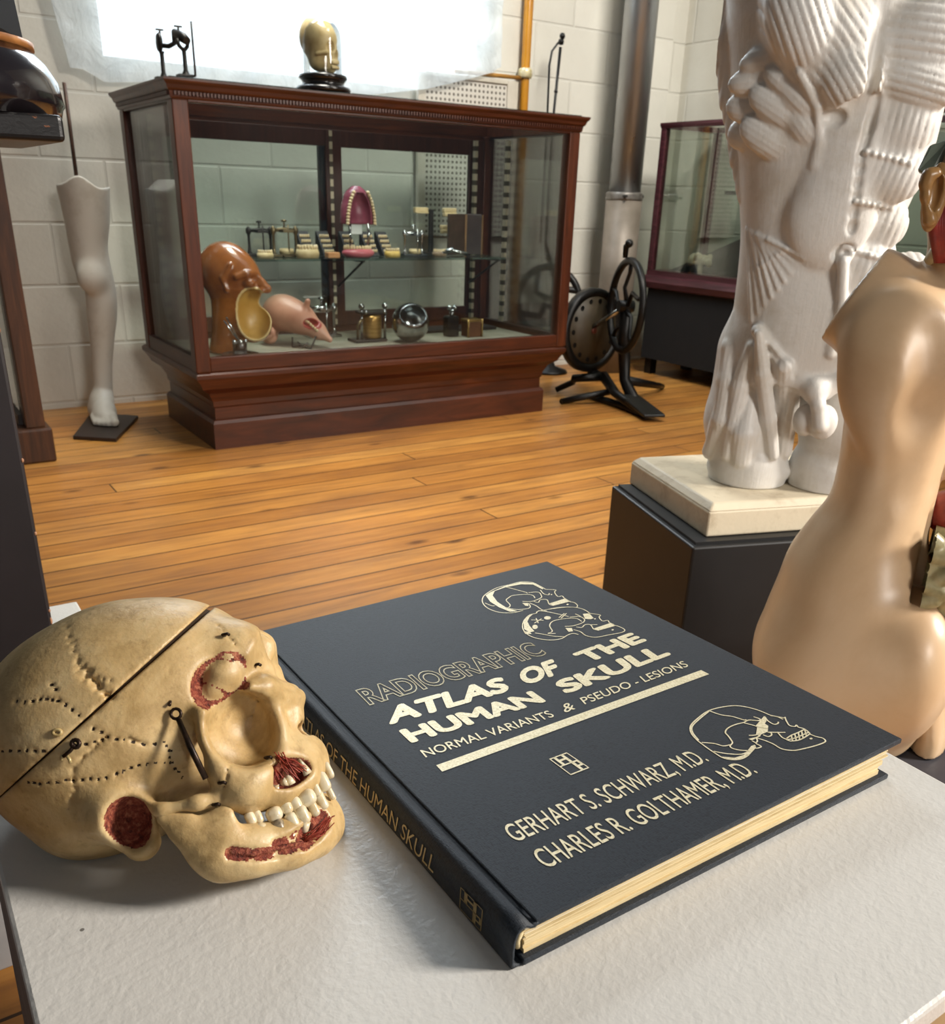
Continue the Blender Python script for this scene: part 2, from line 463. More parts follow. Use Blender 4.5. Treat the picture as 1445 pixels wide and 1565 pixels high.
# painted block walls
def block_mat(name, c1, c2, ax):
    n = Nt(name); tc = n.new('ShaderNodeTexCoord'); sp = n.new('ShaderNodeSeparateXYZ'); n.link(tc.outputs['Object'], sp.inputs[0])
    cb = n.new('ShaderNodeCombineXYZ'); n.link(sp.outputs[ax], cb.inputs[0]); n.link(n.math('SUBTRACT', sp.outputs['Z'], .022), cb.inputs[1])
    br = n.new('ShaderNodeTexBrick'); n.link(cb.outputs[0], br.inputs['Vector'])
    br.inputs['Scale'].default_value = 1; br.inputs['Brick Width'].default_value = .405; br.inputs['Row Height'].default_value = .2033
    br.inputs['Mortar Size'].default_value = .006; br.inputs['Mortar Smooth'].default_value = .5
    br.inputs['Color1'].default_value = rgb(c1); br.inputs['Color2'].default_value = rgb(c2); br.inputs['Mortar'].default_value = rgb(c2)
    v = n.coord(); nz = n.noise(v, 3, 5, .6)
    n.base(n.mix(n.ramp(nz, [(.45, (0, 0, 0)), (.8, (.55,)*3)]), br.outputs['Color'], n.mix(.25, c2, '8d887c')))
    n.pr(Roughness=.55)
    h = n.math('SUBTRACT', n.math('ADD', n.math('MULTIPLY', n.noise(v, 60, 5), .35), n.math('MULTIPLY', n.noise(v, 9, 3), .5)), br.outputs['Fac'])
    n.bump(h, .55, .006); return n.m
MW = block_mat('painted_block_wall', 'd9d6cb', 'cdcabf', 'X')
MWR = block_mat('painted_block_side_wall', 'd9d6cb', 'cdcabf', 'Y')
# back wall round the window opening
WX0, WX1, WZ0, WZ1 = .04, 1.52, 1.15, 2.6
g = G(); t = YW+.14
g.box((-3.2, YW, 0), (WX0, t, 3)).box((WX1, YW, 0), (2.75, t, 3)).box((WX0, YW, 0), (WX1, t, WZ0)).box((WX0, YW, WZ1), (WX1, t, 3))
struct('wall_back', g, MW)
struct('wall_right', G().box((2.70, -2.2, 0), (2.85, YW, 3)), MWR)
struct('trim_1', G().box((2.30, YW-.05, 0), (2.575, YW, 3)), MW, bev=.004)
struct('baseboard_right', G().box((2.672, -2.2, 0), (2.70, YW-.02, .035)), pm('baseboard_paint', 'cfc8b8', 'b9b09c', 9, .5), bev=.004)
# window pane giving daylight, and the plastic sheet taped over it
n = Nt('daylit_window'); e = n.new('ShaderNodeEmission'); e.inputs[0].default_value = (.84, .94, 1, 1); e.inputs[1].default_value = 3.2
n.link(e.outputs[0], n.out.inputs[0])
struct('window_1', G().box((WX0, YW+.06, WZ0), (WX1, YW+.07, WZ1)), n.m)
n = Nt('plastic_sheeting'); v = n.coord((1, 1, .7))
d = n.new('ShaderNodeBsdfTranslucent'); d.inputs[0].default_value = (.85, .93, .97, 1)
tr = n.new('ShaderNodeBsdfTransparent'); tr.inputs[0].default_value = (.93, .97, 1, 1)
mx = n.new('ShaderNodeMixShader'); n.link(n.ramp(n.noise(v, 6, 6, .6, 1.2), [(.3, (.25,)*3), (.7, (.55,)*3)]), mx.inputs[0])
n.link(tr.outputs[0], mx.inputs[1]); n.link(d.outputs[0], mx.inputs[2])
pb = n.b; pb.inputs['Base Color'].default_value = (.82, .88, .92, 1); pb.inputs['Roughness'].default_value = .28
n.bump(n.noise(v, 11, 6, .65, 2.0), .8, .02)
mx2 = n.new('ShaderNodeMixShader'); mx2.inputs[0].default_value = .45
n.link(mx.outputs[0], mx2.inputs[1]); n.link(pb.outputs[0], mx2.inputs[2]); n.link(mx2.outputs[0], n.out.inputs[0])
# sheet: a wrinkled grid whose lower hem follows the taped edge
hem = [(96, 0), (112, 62), (128, 108), (160, 128), (300, 126), (420, 134), (560, 146), (640, 138), (700, 124), (745, 112), (752, 104)]
hw = [aty(px, py, YW-.006) for px, py in hem]
hx = [p[0] for p in hw[2:]]; hz = [p[2] for p in hw[2:]]
nx, nz = 90, 46; vs = []
left, right = hw[2][0]-.035, hw[-1][0]+.01
for j in range(nz):
    for i in range(nx):
        u = i/(nx-1); x0 = left+(right-left)*u
        zb = np.interp(x0, hx, hz); z = zb+(2.7-zb)*(j/(nz-1))**1.6
        x = x0-.05*(1-u)**6*min(1, (z-1.0)/.3)
        y = YW-.046-.010*abs(math.sin(7*x+3*z+2*math.sin(9*z)))-.008*abs(math.sin(23*z-9*x+3*math.sin(5*x)))-(.004*math.sin(40*x+31*z))**2
        vs.append((x, y, z))
fs = [(j*nx+i, j*nx+i+1, (j+1)*nx+i+1, (j+1)*nx+i) for j in range(nz-1) for i in range(nx-1)]
tag(mk('plastic_sheet', G().raw(vs, fs, True), n.m), 'translucent wrinkled plastic sheet taped over the bright window', 'plastic sheet')

# yellow gas pipe with elbow on the wall
MY = pm('yellow_paint', 'b9801f', 'a8701a', 8, .3, bump=.1)
t = thing('gas_pipe', 'yellow painted pipe running down the wall right of the window', 'pipe', (1.745, YW-.03, 0))
g = G().tube([(1.745, YW-.035, 0), (1.75, YW-.035, 1.26), (1.765, YW-.035, 3)], [.019, .019, .023], 20)
mk('pipe', g, MY, t)
mk('coupling', G().lathe((1.7495, YW-.035, 1.225), [(0, 0), (.026, 0), (.03, .008), (.03, .03), (.026, .038), (0, .038)], 20), pm('worn_fitting', 'b8a878', 'd8cfae', 60, .35, .3), t)
mk('branch_pipe', G().tube([(1.745, YW-.035, 1.226), (1.40, YW-.03, 1.222)], .008, 12), pm('brass_branch', '8a5f28', 'a87b3a', 20, .4), t)
# perforated panel
n = Nt('perforated_white_panel'); tc = n.new('ShaderNodeTexCoord'); mp = n.new('ShaderNodeMapping'); mp.inputs['Scale'].default_value = (48, 48, 48)
n.link(tc.outputs['Object'], mp.inputs['Vector'])
sp = n.new('ShaderNodeSeparateXYZ'); n.link(mp.outputs[0], sp.inputs[0])
fx = n.math('SUBTRACT', n.math('FRACT', sp.outputs['X']), .5); fz = n.math('SUBTRACT', n.math('FRACT', sp.outputs['Z']), .5)
rr = n.math('ADD', n.math('MULTIPLY', fx, fx), n.math('MULTIPLY', fz, fz))
hole = n.math('LESS_THAN', rr, .075); n.base(n.mix(hole, 'c9c4ba', '6b655c')); n.pr(Roughness=.5)
t = thing('radiator_cover', 'white perforated metal cover panel below the plastic sheet', 'radiator cover', (1.47, YW-.03, .9))
mk('grille', G().box((1.26, YW-.032, .6), (1.66, YW-.026, 1.20)), n.m, t)
mp_ = pm('cream_frame', 'cfc9bd', 'bdb5a6', 9, .5)
mk('frame', G().box((1.225, YW-.04, .6), (1.26, YW-.02, 1.21)).box((1.66, YW-.04, .6), (1.715, YW-.02, 1.21)).box((1.26, YW-.04, 1.195), (1.66, YW-.02, 1.212)), mp_, t, bev=.003)

# stove duct
MD = Nt('galvanised_duct'); v = MD.coord((3, 3, .5))
MD.base(MD.ramp(MD.noise(v, 3, 6), [(.3, '8e9092'), (.7, 'b4b5b5')])); MD.pr(Metallic=.9, Roughness=MD.ramp(MD.noise(v, 9, 4), [(.3, (.26,)*3), (.7, (.45,)*3)]))
MD.bump(MD.noise(v, 5, 3), .25, .004)
t = thing('stove_duct', 'round galvanised metal duct rising from floor left of the corner', 'duct', (2.205, .64, 0))
mk('upper_pipe', G().tube([(2.205, .64, .78), (2.205, .64, 3)], .072, 40), MD.m, t)
mk('lower_pipe', G().tube([(2.205, .64, 0), (2.205, .64, .78)], .082, 40), pm('painted_duct', '8d8276', '6f6558', 5, .5, .2, bump=.2), t)
mk('collar', G().lathe((2.205, .64, .765), [(.0, 0), (.083, 0), (.086, .008), (.083, .016), (.086, .026), (.08, .034), (0, .034)], 40), pm('dull_collar', '6f6a64', '8f8a83', 30, .4, .6), t)
MBO = pm('bolt_steel', '2e2c2a', '45423e', 30, .5, .6)
mk('bolt', G().cyl((2.15, .585, .782), (2.143, .556, .782), .006, 10), MBO, t)
mk('bolt', G().cyl((2.250, .595, .782), (2.262, .575, .782), .006, 10), MBO, t)
# ================================================================== display case
def wood(name, c1, c2, c3, scale=6, rough=.36, stretch=(1, 1, 1), coat=.08):
    n = Nt(name); v = n.coord(stretch)
    f = n.noise(v, scale, 7, .62, 1.2)
    n.base(n.ramp(f, [(.28, c1), (.52, c2), (.75, c3)])); n.pr(Roughness=rough)
    n.b.inputs['Coat Weight'].default_value = coat; n.b.inputs['Coat Roughness'].default_value = .18; n.b.inputs['Specular IOR Level'].default_value = .35
    n.bump(f, .12, .001); return n.m
MAH_V = wood('mahogany_upright', '2a1207', '47200d', '5f3016', 4, stretch=(9, 9, .7))
MAH_H = wood('mahogany_rail', '291107', '451f0d', '5c2d15', 4, stretch=(.7, 9, 9))
MAH_D = wood('mahogany_side', '22100b', '381c13', '48291c', 4, stretch=(9, .7, 9))
MAH_P = wood('mahogany_plinth', '2c1308', '45200f', '572b16', 5, .42, stretch=(.9, 5, 5), coat=.1)
MGL = glass_mat('case_glass', (.965, .985, .975), .9)
MSG = glass_mat('shelf_glass', (.86, .94, .91), 1.0)
CW, CD, CH = 1.4, .568, 1.019
t = thing('display_case', 'mahogany glass display case with dentil cornice standing against the back wall', 'display case', (CW/2, CD/2, 0))
# plinth and flared lower moulding
ib = .0522
mk('plinth', G().sweep_rect([(0, 0), (0, .080), (-.005, .090), (-.014, .0945)], ib, CW-ib, ib, CD), MAH_P, t)
mk('base_moulding', G().sweep_rect([(0, .09), (0, .128), (.004, .134), (.006, .150), (.020, .178), (.044, .196), (.048, .205), (.058, .222), (.066, .232), (.066, .243), (.058, .251)], ib+.012, CW-ib-.012, ib+.012, CD-.012), MAH_H, t)
# glazed frame: posts and rails
pw = .044
for x0 in (0, CW-pw):
    for y0 in (0, CD-pw):
        mk('corner_post', G().box((x0, y0, .251), (x0+pw, y0+pw, .972)), MAH_V, t, bev=.003)
for nm, z0, z1 in (('bottom_rail', .252, .294), ('top_rail', .966, .986)):
    mk(nm, G().box((pw, .002, z0), (CW-pw, .028, z1)), MAH_H, t, bev=.002)
    mk(nm, G().box((pw, CD-.028, z0-(.0 if z0 < .5 else .012)), (CW-pw, CD-.002, z1)), MAH_H, t, bev=.002)
    mk(nm, G().box((.002, pw, z0), (.028, CD-pw, z1)), MAH_D, t, bev=.002)
    mk(nm, G().box((CW-.028, pw, z0), (CW-.002, CD-pw, z1)), MAH_D, t, bev=.002)
# cornice with a dentil band
mk('cornice', G().sweep_rect([(0, .972), (.004, .976), (.006, .990), (.009, .992), (.012, .996), (.014, 1.004), (.020, 1.010), (.022, 1.014), (.022, 1.019), (-.03, 1.019), (-.03, .972), (0, .972)], 0, CW, 0, CD, cap=False), MAH_H, t)
g = G(); x = .006
while x < CW-.006:
    g.box((x, -.0105, .980), (x+.0055, -.004, .9895)); x += .0098
y = .006
while y < CD-.006:
    g.box((-.0105, y, .980), (-.004, y+.0055, .9895)); y += .0098
mk('dentil_band', g, MAH_H, t)
mk('case_floor', G().box((.028, .028, .262), (CW-.028, CD-.028, .270)), pm('case_floor_cloth', '8f8a7a', '7a7566', 12, .8, bump=.2), t)
# glass
mk('glass_pane', G().box((pw-.006, .012, .288), (CW-pw+.006, .017, .970)), MGL, t)
mk('glass_pane', G().box((.012, pw-.006, .288), (.017, CD-pw+.006, .970)), MGL, t)
mk('glass_pane', G().box((CW-.017, pw-.006, .288), (CW-.012, CD-pw+.006, .970)), MGL, t)
mk('top_glass', G().box((.0, .0, 1.0195), (CW, CD, 1.024)), MGL, t)
# two sliding doors at the back
for nm, x0, x1, yy in (('sliding_door', .046, .735, .522), ('sliding_door', .655, 1.352, .540)):
    d = mk(nm, G().box((x0, yy-.010, .294), (x0+.062, yy+.008, .958)).box((x1-.062, yy-.010, .294), (x1, yy+.008, .958))
           .box((x0+.062, yy-.010, .294), (x1-.062, yy+.008, .345)).box((x0+.062, yy-.010, .905), (x1-.062, yy+.008, .958)), wood('door_wood_'+str(x0), '23100b', '33170f', '43251a', 4, stretch=(9, 9, .7)), t, bev=.002)
    mk('glass_pane', G().box((x0+.055, yy-.003, .34), (x1-.055, yy+.001, .910)), glass_mat('door_glass_'+str(x0), (.86, .92, .90), 2.2), d)
# slotted shelf standards, brackets, shelf
MST = Nt('slotted_standard'); tc = MST.new('ShaderNodeTexCoord'); sp = MST.new('ShaderNodeSeparateXYZ'); MST.link(tc.outputs['Object'], sp.inputs[0])
sl = MST.math('LESS_THAN', MST.math('FRACT', MST.math('DIVIDE', sp.outputs['Z'], .040)), .42)
MST.base(MST.mix(sl, 'a59c86', '3a3226')); MST.pr(Roughness=.4, Metallic=.3)
for x, y in ((.036, .38), (.036, .10), (CW-.036, .38), (.694, .520), (1.30, .506)):
    mk('shelf_standard', G().box((x-.006, y-.009, .30), (x+.006, y+.009, .955)), MST.m, t)
ZS = .550
mk('glass_shelf', G().box((.045, .268, ZS-.007), (1.295, .500, ZS)), MSG, t)
MBR = pm('bracket_iron', '1f1c1a', '332d28', 30, .45, .6)
for x in (.055, .70, 1.275):
    mk('shelf_bracket', G().box((x-.004, .28, ZS-.014), (x+.004, .49, ZS-.008)).tube([(x, .29, ZS-.012), (x, .49, ZS-.11)], .004, 8), MBR, t)

# ---- things standing in and on the case
MSTEEL = pm('polished_steel', 'b9bcbc', '8d9090', 25, .18, 1)
MDARK = pm('dark_iron', '1b1a18', '2b2926', 30, .42, .5)
MBRASS = pm('old_brass', '7a6138', 'a48550', 30, .35, .85)
MBRONZE = pm('bronze', '4d4534', '6f6248', 40, .38, .8)
MPINK = pm('gum_pink', 'a34f5c', 'b8666d', 20, .3)
MPINKD = pm('palate_pink', '6f3444', '834555', 20, .25)
MIV = pm('ivory_tooth', 'd8c7a2', 'c7b183', 40, .3)
MPLAS = pm('dental_plaster', 'c9b98f', 'b5a377', 30, .6, bump=.2)
MCHART = pm('chart_card', '121214', '1d1c1e', 20, .6)
random.seed(3)
def arch(cx, cy, cz, rx, ry, a0, a1, n):
    for k in range(n):
        a = math.radians(a0+(a1-a0)*k/(n-1)); yield cx+rx*math.cos(a), cy+ry*math.sin(a), cz
# pink open-mouth denture demonstration model
x, y = .700, .325
t = thing('denture_model', 'large pink hinged denture demonstration model, upper jaw raised, on glass shelf', 'denture model', (x, y, ZS+.001))
g = G()
vol = Vol((-.075, -.05, -.02), (.075, .05, .145), .0022)
vol.loft([(.0, 0, 0, .064, .030), (.03, 0, 0, .062, .034), (.075, 0, .003, .050, .034), (.105, 0, .006, .034, .028), (.122, 0, .008, .012, .012)], 2, k=.004, pw=2.6).loft([(-.02, 0, -.034, .040, .036), (.03, 0, -.034, .038, .036), (.075, 0, -.030, .028, .032), (.100, 0, -.026, .012, .018)], 2, k=.004, mode='s')
vs, q = vol.mesh(); skin('upper_palate', vs, q, MPINKD, t, (np.eye(3), V3(x, y, ZS+.108)), smooth_it=1)
for k in range(11):
    zz = .004+.0098*k; xx = np.interp(zz, [0, .03, .075, .105, .12], [.052, .050, .040, .025, .012])
    for sg in (-1, 1): mk('tooth', G().ell((x+sg*xx, y-.030, ZS+.108+zz), (.0062, .008, .0055), 8, 6), MIV, t)
vol = Vol((-.07, -.05, -.005), (.07, .05, .045), .0022)
vol.ell((0, 0, .014), (.060, .040, .020), k=.003).ell((0, .02, .034), (.034, .034, .016), k=.003, mode='s').half((0, 0, .0), (0, 0, -1))
vs, q = vol.mesh(); skin('lower_gum', vs, q, MPINK, t, (np.eye(3), V3(x, y, ZS+.001)), smooth_it=1)
for px, py, pz in arch(x, y+.012, ZS+.032, .050, -.038, 10, 170, 14): mk('tooth', G().ell((px, py, pz), (.005, .0045, .009), 8, 6), MIV, t)
for sx in (-.032, .032): mk('post', G().cyl((x+sx*1.1, y-.012, ZS+.025), (x+sx*1.1, y-.012, ZS+.112), .0048, 12), MSTEEL, t)
mk('clear_block', G().box((x-.022, y+.008, ZS+.075), (x+.022, y+.02, ZS+.112)), pm('clear_acrylic', 'c9d2d0', None, rough=.15), t, bev=.003)
# tooth shade charts: black cards with rows of teeth
for k, (px, nrow) in enumerate(((470, 4), (500, 4), (535, 4), (567, 4), (590, 4))):
    p = aty(px, 372, .41); x = p[0]
    pos = ('first', 'second', 'third', 'fourth', 'fifth')[k]
    t = thing('tooth_chart', f'black stepped card of mounted teeth, {pos} from the left of five, behind the pink denture', 'tooth chart', (x, .43, ZS+.001), 'tooth charts on the glass shelf')
    mk('card', G().prism([(x-.022, .385, ZS+.001), (x-.022, .460, ZS+.001), (x-.022, .460, ZS+.078), (x-.022, .453, ZS+.080)], (0, 0, 0), (.044, 0, 0)), MCHART, t)
    for r_ in range(nrow):
        for c_ in range(5):
            f = .18+.2*r_; mk('tooth', G().ell((x-.015+.0075*c_, .385+.068*f-.004, ZS+.001+.079*f+.002), (.0034, .003, .0062), 8, 6), MIV, t)
# dark and brass articulators on the shelf
def articulator(name, label, x, y, z, s, m, group=None, kind=0):
    t = thing(name, label, 'articulator', (x, y, z), group)
    mk('base', G().box((x-.05*s, y-.028*s, z), (x+.05*s, y+.028*s, z+.008*s)).box((x-.02*s, y-.04*s, z), (x+.02*s, y+.02*s, z+.006*s)), m, t, bev=.0015)
    for sx in (-1, 1):
        mk('column', G().lathe((x+sx*.038*s, y, z+.006*s), [(.010*s, 0), (.006*s, .008*s), (.0045*s, .02*s), (.0045*s, .06*s), (.009*s, .068*s), (.009*s, .078*s), (.003*s, .086*s), (0, .088*s)], 14), m, t)
    mk('upper_arm', G().tube([(x-.045*s, y, z+.078*s), (x, y-.004*s, z+.084*s), (x+.045*s, y, z+.078*s)], .0055*s, 12).box((x-.018*s, y-.035*s, z+.074*s), (x+.018*s, y+.006*s, z+.082*s)), m, t)
    mk('thumb_screw', G().cyl((x, y, z+.08*s), (x, y, z+.112*s), .0028*s, 10).lathe((x, y, z+.104*s), [(0, 0), (.009*s, .001*s), (.009*s, .006*s), (0, .008*s)], 12), m, t)
    mk('incisal_rod', G().cyl((x, y-.033*s, z+.004*s), (x, y-.033*s, z+.098*s), .0025*s, 10), m, t)
    if kind:
        mk('plaster_cast', G().lathe((x, y-.012*s, z+.009*s), [(0, 0), (.024*s, 0), (.022*s, .016*s), (0, .018*s)], 16), MPLAS, t)
    return t
def sx_(px, y): return aty(px, 380, y)[0]
articulator('articulator', 'blackened articulator with square arms at left end of the glass shelf', sx_(398, .42), .42, ZS+.001, 1.0, MDARK)
articulator('articulator', 'bronze articulator beside the tooth charts, second from the left on the glass shelf', sx_(436, .38), .38, ZS+.001, 1.05, MBRONZE, kind=1)
articulator('articulator', 'bright steel articulator right of the tooth charts on the glass shelf', sx_(632, .38), .38, ZS+.001, .95, MSTEEL, kind=1)
# small denture casts along the front of the shelf
def cast(label, px, y, s, m, h=1.0):
    x = sx_(px, y); t = thing('denture_cast', label, 'denture cast', (x, y, ZS+.001))
    mk('base', G().lathe((x, y, ZS+.001), [(0, 0), (.034*s, 0), (.036*s, .010*s*h), (.032*s, .020*s*h), (0, .021*s*h)], 20, sy=.75), m, t)
    for px_, py_, pz_ in arch(x, y, ZS+.001+.024*s*h, .028*s, -.020*s, 0, 180, 10): mk('tooth', G().ell((px_, py_, pz_), (.0045*s, .004*s, .008*s), 8, 6), MIV, t)
cast('ivory denture cast in front of the bronze articulator', 470, .315, 1.15, MPLAS, 1.2)
cast('small yellowish denture cast directly right of the large pink denture', 600, .32, .85, pm('yellow_wax', 'b89a4a', 'cdb266', 20, .5), 1.2)
cast('pale denture cast low at left behind the brown head', 405, .33, .8, MPLAS)
t_ = thing('wood_block', 'small tan wooden block at front of the shelf left of the pink denture', 'block', (sx_(508, .30), .30, ZS+.001)); x = sx_(508, .30)
mk('block', G().box((x-.022, .285, ZS+.001), (x+.022, .315, ZS+.019)), pm('tan_block', 'a9784a', 'bd8a58', 20, .6), t_, bev=.002)
cast('worn brown denture cast between the steel articulator and the brown case', 672, .35, .8, pm('brown_plaster', '77634c', '8e7a60', 40, .6, bump=.3))
# toothbrush-like ivory blocks on a dark stand
x, y = sx_(640, .45), .45
t = thing('tooth_stand', 'dark stand holding pale carved tooth blocks on the glass shelf', 'stand', (x+.05, y, ZS+.001))
mk('stand', G().box((x+.02, y-.02, ZS+.001), (x+.09, y+.02, ZS+.010)).box((x+.045, y-.006, ZS+.01), (x+.062, y+.006, ZS+.16)), MDARK, t, bev=.001)
for dx, dz, w in ((-.03, .150, .055), (.095, .150, .055), (.085, .090, .055)):
    b = mk('carved_block', G().box((x+.03+dx-w/2, y-.025, ZS+dz), (x+.03+dx+w/2, y-.006, ZS+dz+.016)).box((x+.03+dx-w/2, y-.03, ZS+dz-.014 if dx > 0 else ZS+dz-.004), (x+.03+dx+w/2, y-.01, ZS+dz)), MPLAS, t, bev=.003)
# steel instrument lying in front
x, y = sx_(690, .32), .32
tag(mk('hand_instrument', G().tube([(x-.03, y+.02, ZS+.012), (x, y, ZS+.024), (x+.03, y-.01, ZS+.018), (x+.06, y-.02, ZS+.010)], [.006, .008, .006, .007], 12).ell((x-.03, y+.02, ZS+.012), .011), MSTEEL), 'bright steel hand instrument lying in front of the open brown case', 'instrument')
# open brown leather case standing like a book
xa, xb, xc = sx_(690, .36)-.01, sx_(742, .36)-.05, 1.262
t = thing('leather_case', 'open dark brown leather case standing at right end of the glass shelf', 'case', ((xa+xc)/2, .42, ZS+.001))
ML = pm('brown_leather', '35271c', '46352a', 20, .55, bump=.25); MLI = pm('leather_edge', '6b5030', '7d6140', 20, .5)
h = .145
mk('left_panel', G().prism([(xa, .36, ZS+.002), (xb, .43, ZS+.002), (xb, .445, ZS+.002), (xa, .375, ZS+.002)], (0, 0, 0), (0, 0, h)), ML, t, bev=.002)
mk('right_panel', G().prism([(xb+.004, .43, ZS+.002), (xc, .39, ZS+.002), (xc, .405, ZS+.002), (xb+.004, .445, ZS+.002)], (0, 0, 0), (0, 0, h)), pm('brown_leather_dark', '2a2120', '372c2a', 20, .5, bump=.25), t, bev=.002)
mk('spine_strip', G().box((xb-.002, .426, ZS+.002), (xb+.006, .432, ZS+h)), MLI, t)
mk('edge_strip', G().box((xc, .388, ZS+.002), (xc+.005, .407, ZS+h)), MLI, t)

ZD = .2705
# brown phantom head with gaping mouth
MB = Nt('brown_glazed_phantom'); v = MB.coord((4, 4, 4)); MB.base(MB.ramp(MB.noise(v, 3, 4), [(.3, '7a4420'), (.7, '9a5f30')])); MB.pr(Roughness=.22); MB.b.inputs['Coat Weight'].default_value = .6
MBI = pm('mouth_lining', 'a8813c', 'bf9a52', 10, .4); MBL = pm('mouth_rim', 'cbb17a', 'd6c08c', 20, .35)
hx, hy = .205, .185
t = thing('phantom_head', 'glossy brown dental phantom head with wide open mouth inside the display case', 'phantom head', (hx, hy, ZD))
# local frame: u towards the face (right in view), v up, w towards the viewer
HU = nrm(V3(.62, -.78, 0)); HWv = nrm(V3(-.78, -.62, 0))
HM = (np.array([HU, HWv, V3(0, 0, 1)]), V3(hx, hy, ZD))
vol = Vol((-.16, -.12, -.005), (.15, .12, .36), .0028)
vol.ell((-.035, 0, .250), (.092, .072, .088), k=.02)
vol.ell((.010, 0, .225), (.074, .060, .078), k=.02)
vol.loft([(.0, -.055, 0, .060, .052), (.05, -.05, 0, .050, .048), (.12, -.025, 0, .066, .056), (.20, -.005, 0, .085, .062)], 2, k=.02)
vol.ell((.045, 0, .098), (.066, .054, .062), k=.02)                 # jaw
vol.cap([(.070, 0, .245), (.088, 0, .222), (.108, 0, .205)], [.010, .012, .014], k=.012)    # nose
vol.ell((.098, .012, .200), (.012, .010, .009), k=.006).ell((.098, -.012, .200), (.012, .010, .009), k=.006)
vol.ell((.085, .030, .232), (.020, .018, .014), k=.012, mode='s')
vol.ell((.068, .036, .221), (.020, .018, .016), k=.006)              # eye bulge
vol.cap([(.070, .012, .250), (.066, .045, .250), (.040, .062, .240)], .008, k=.010)          # brow
vol.cap([(.020, .062, .275), (-.005, .068, .235), (.005, .066, .200)], .006, k=.008)
MC, MR = V3(.074, .032, .128), V3(.050, .060, .076)
vol.ell(MC, MR, k=.004, mode='s').half((0, 0, .001), (0, 0, -1))
vs, q = biggest(*vol.mesh())
def pnt(c):
    e2 = (((c-MC)/MR)**2).sum(1)
    return np.where(e2 < 1.02, 1, np.where(e2 < 1.24, 2, 0))
head = skin('head', vs, q, [MB.m, MBI, MBL], t, HM, paint=pnt, smooth_it=1)
def loc(Mx, p): return Mx[1]+np.asarray(p, float)@Mx[0]
# pink wax face lying tilted
MF = pm('pink_wax_face', 'b07d68', 'c4937c', 12, .42, bump=.1)
fx, fy = .44, .265
t = thing('wax_face', 'pale pink wax face model lying tilted with a red open mouth beside the brown head', 'wax model', (fx, fy, ZD))
FM = (np.array([HU, HWv, V3(0, 0, 1)]), V3(fx, fy, ZD))
vol = Vol((-.15, -.10, -.005), (.16, .10, .19), .0026)
vol.ell((-.065, 0, .105), (.065, .060, .060), k=.02).ell((-.01, 0, .095), (.075, .055, .052), R=np.array([nrm((.93, 0, -.36)), (0, 1, 0), nrm((.36, 0, .93))]), k=.03)
vol.cap([(.015, 0, .085), (.070, .0, .055), (.115, 0, .028)], [.042, .026, .010], k=.02)
vol.cap([(.030, .01, .115), (.045, .012, .150)], [.014, .009], k=.01)
vol.ell((-.085, .058, .045), (.026, .012, .024), k=.006).ell((-.083, .070, .045), (.013, .008, .012), k=.004, mode='s')
vol.ell((-.105, .02, .03), (.03, .03, .03), k=.02)
vol.ell((.062, .026, .082), (.026, .022, .012), k=.006, mode='s')
vol.half((0, 0, .0015), (0, 0, -1))
vs, q = vol.mesh(); skin('face', vs, q, [MF, pm('red_mouth', '8e2f2a', 'a8443c', 20, .35)], t, FM, paint=lambda c: ((((c[:, 0]-.070)/.034)**2+((c[:, 1]-.03)/.03)**2+((c[:, 2]-.080)/.02)**2) < 1).astype(int), smooth_it=1)
g = G()
for k in range(6): g.ell(loc(FM, (.045+.008*k, .030, .090-.006*k)), (.005, .004, .005), 8, 6)
mk('row_of_teeth', g, MIV, t)
mk('wire_foot', G().tube([loc(FM, (-.01, .03, .03)), loc(FM, (.0, .05, .0015)), loc(FM, (.03, .05, .006)), loc(FM, (.07, .05, .0015)), loc(FM, (.08, .03, .04))], .0035, 8).tube([loc(FM, (.02, .05, .02)), loc(FM, (.04, .055, .0035)), loc(FM, (.06, .05, .02))], .003, 8), MDARK, t)
# black inkwell with instruments on a silver dish
p = atz(358, 533, ZD); x, y = .165, .082
t = thing('silver_dish', 'shallow round silver dish at the front left corner of the display case', 'dish', (x, y, ZD))
mk('dish', G().lathe((x, y, ZD), [(0, .001), (.045, .001), (.056, .010), (.058, .016), (.056, .017), (.045, .006), (0, .004)], 40), MSTEEL, t)
t = thing('instrument_holder', 'black cylindrical holder with thin steel instruments standing on the silver dish', 'holder', (x, y, ZD+.0055))
mk('pot', G().lathe((x, y, ZD+.0055), [(0, 0), (.022, 0), (.022, .045), (.019, .048), (.019, .036), (0, .036)], 24), pm('black_glaze', '0d0d10', '17171b', 20, .25), t)
for dx, dz in ((-.055, .075), (-.045, .085)): mk('instrument', G().cyl((x+.005, y, ZD+.043), (x+dx*.9, y+dx*.3, ZD+.045+dz), .0026, 8), MSTEEL, t)
for dx in (-.02, .0, .016): mk('bead', G().ell((x+dx, y-.012, ZD+.054), .0075, 10, 8), MSTEEL, t)
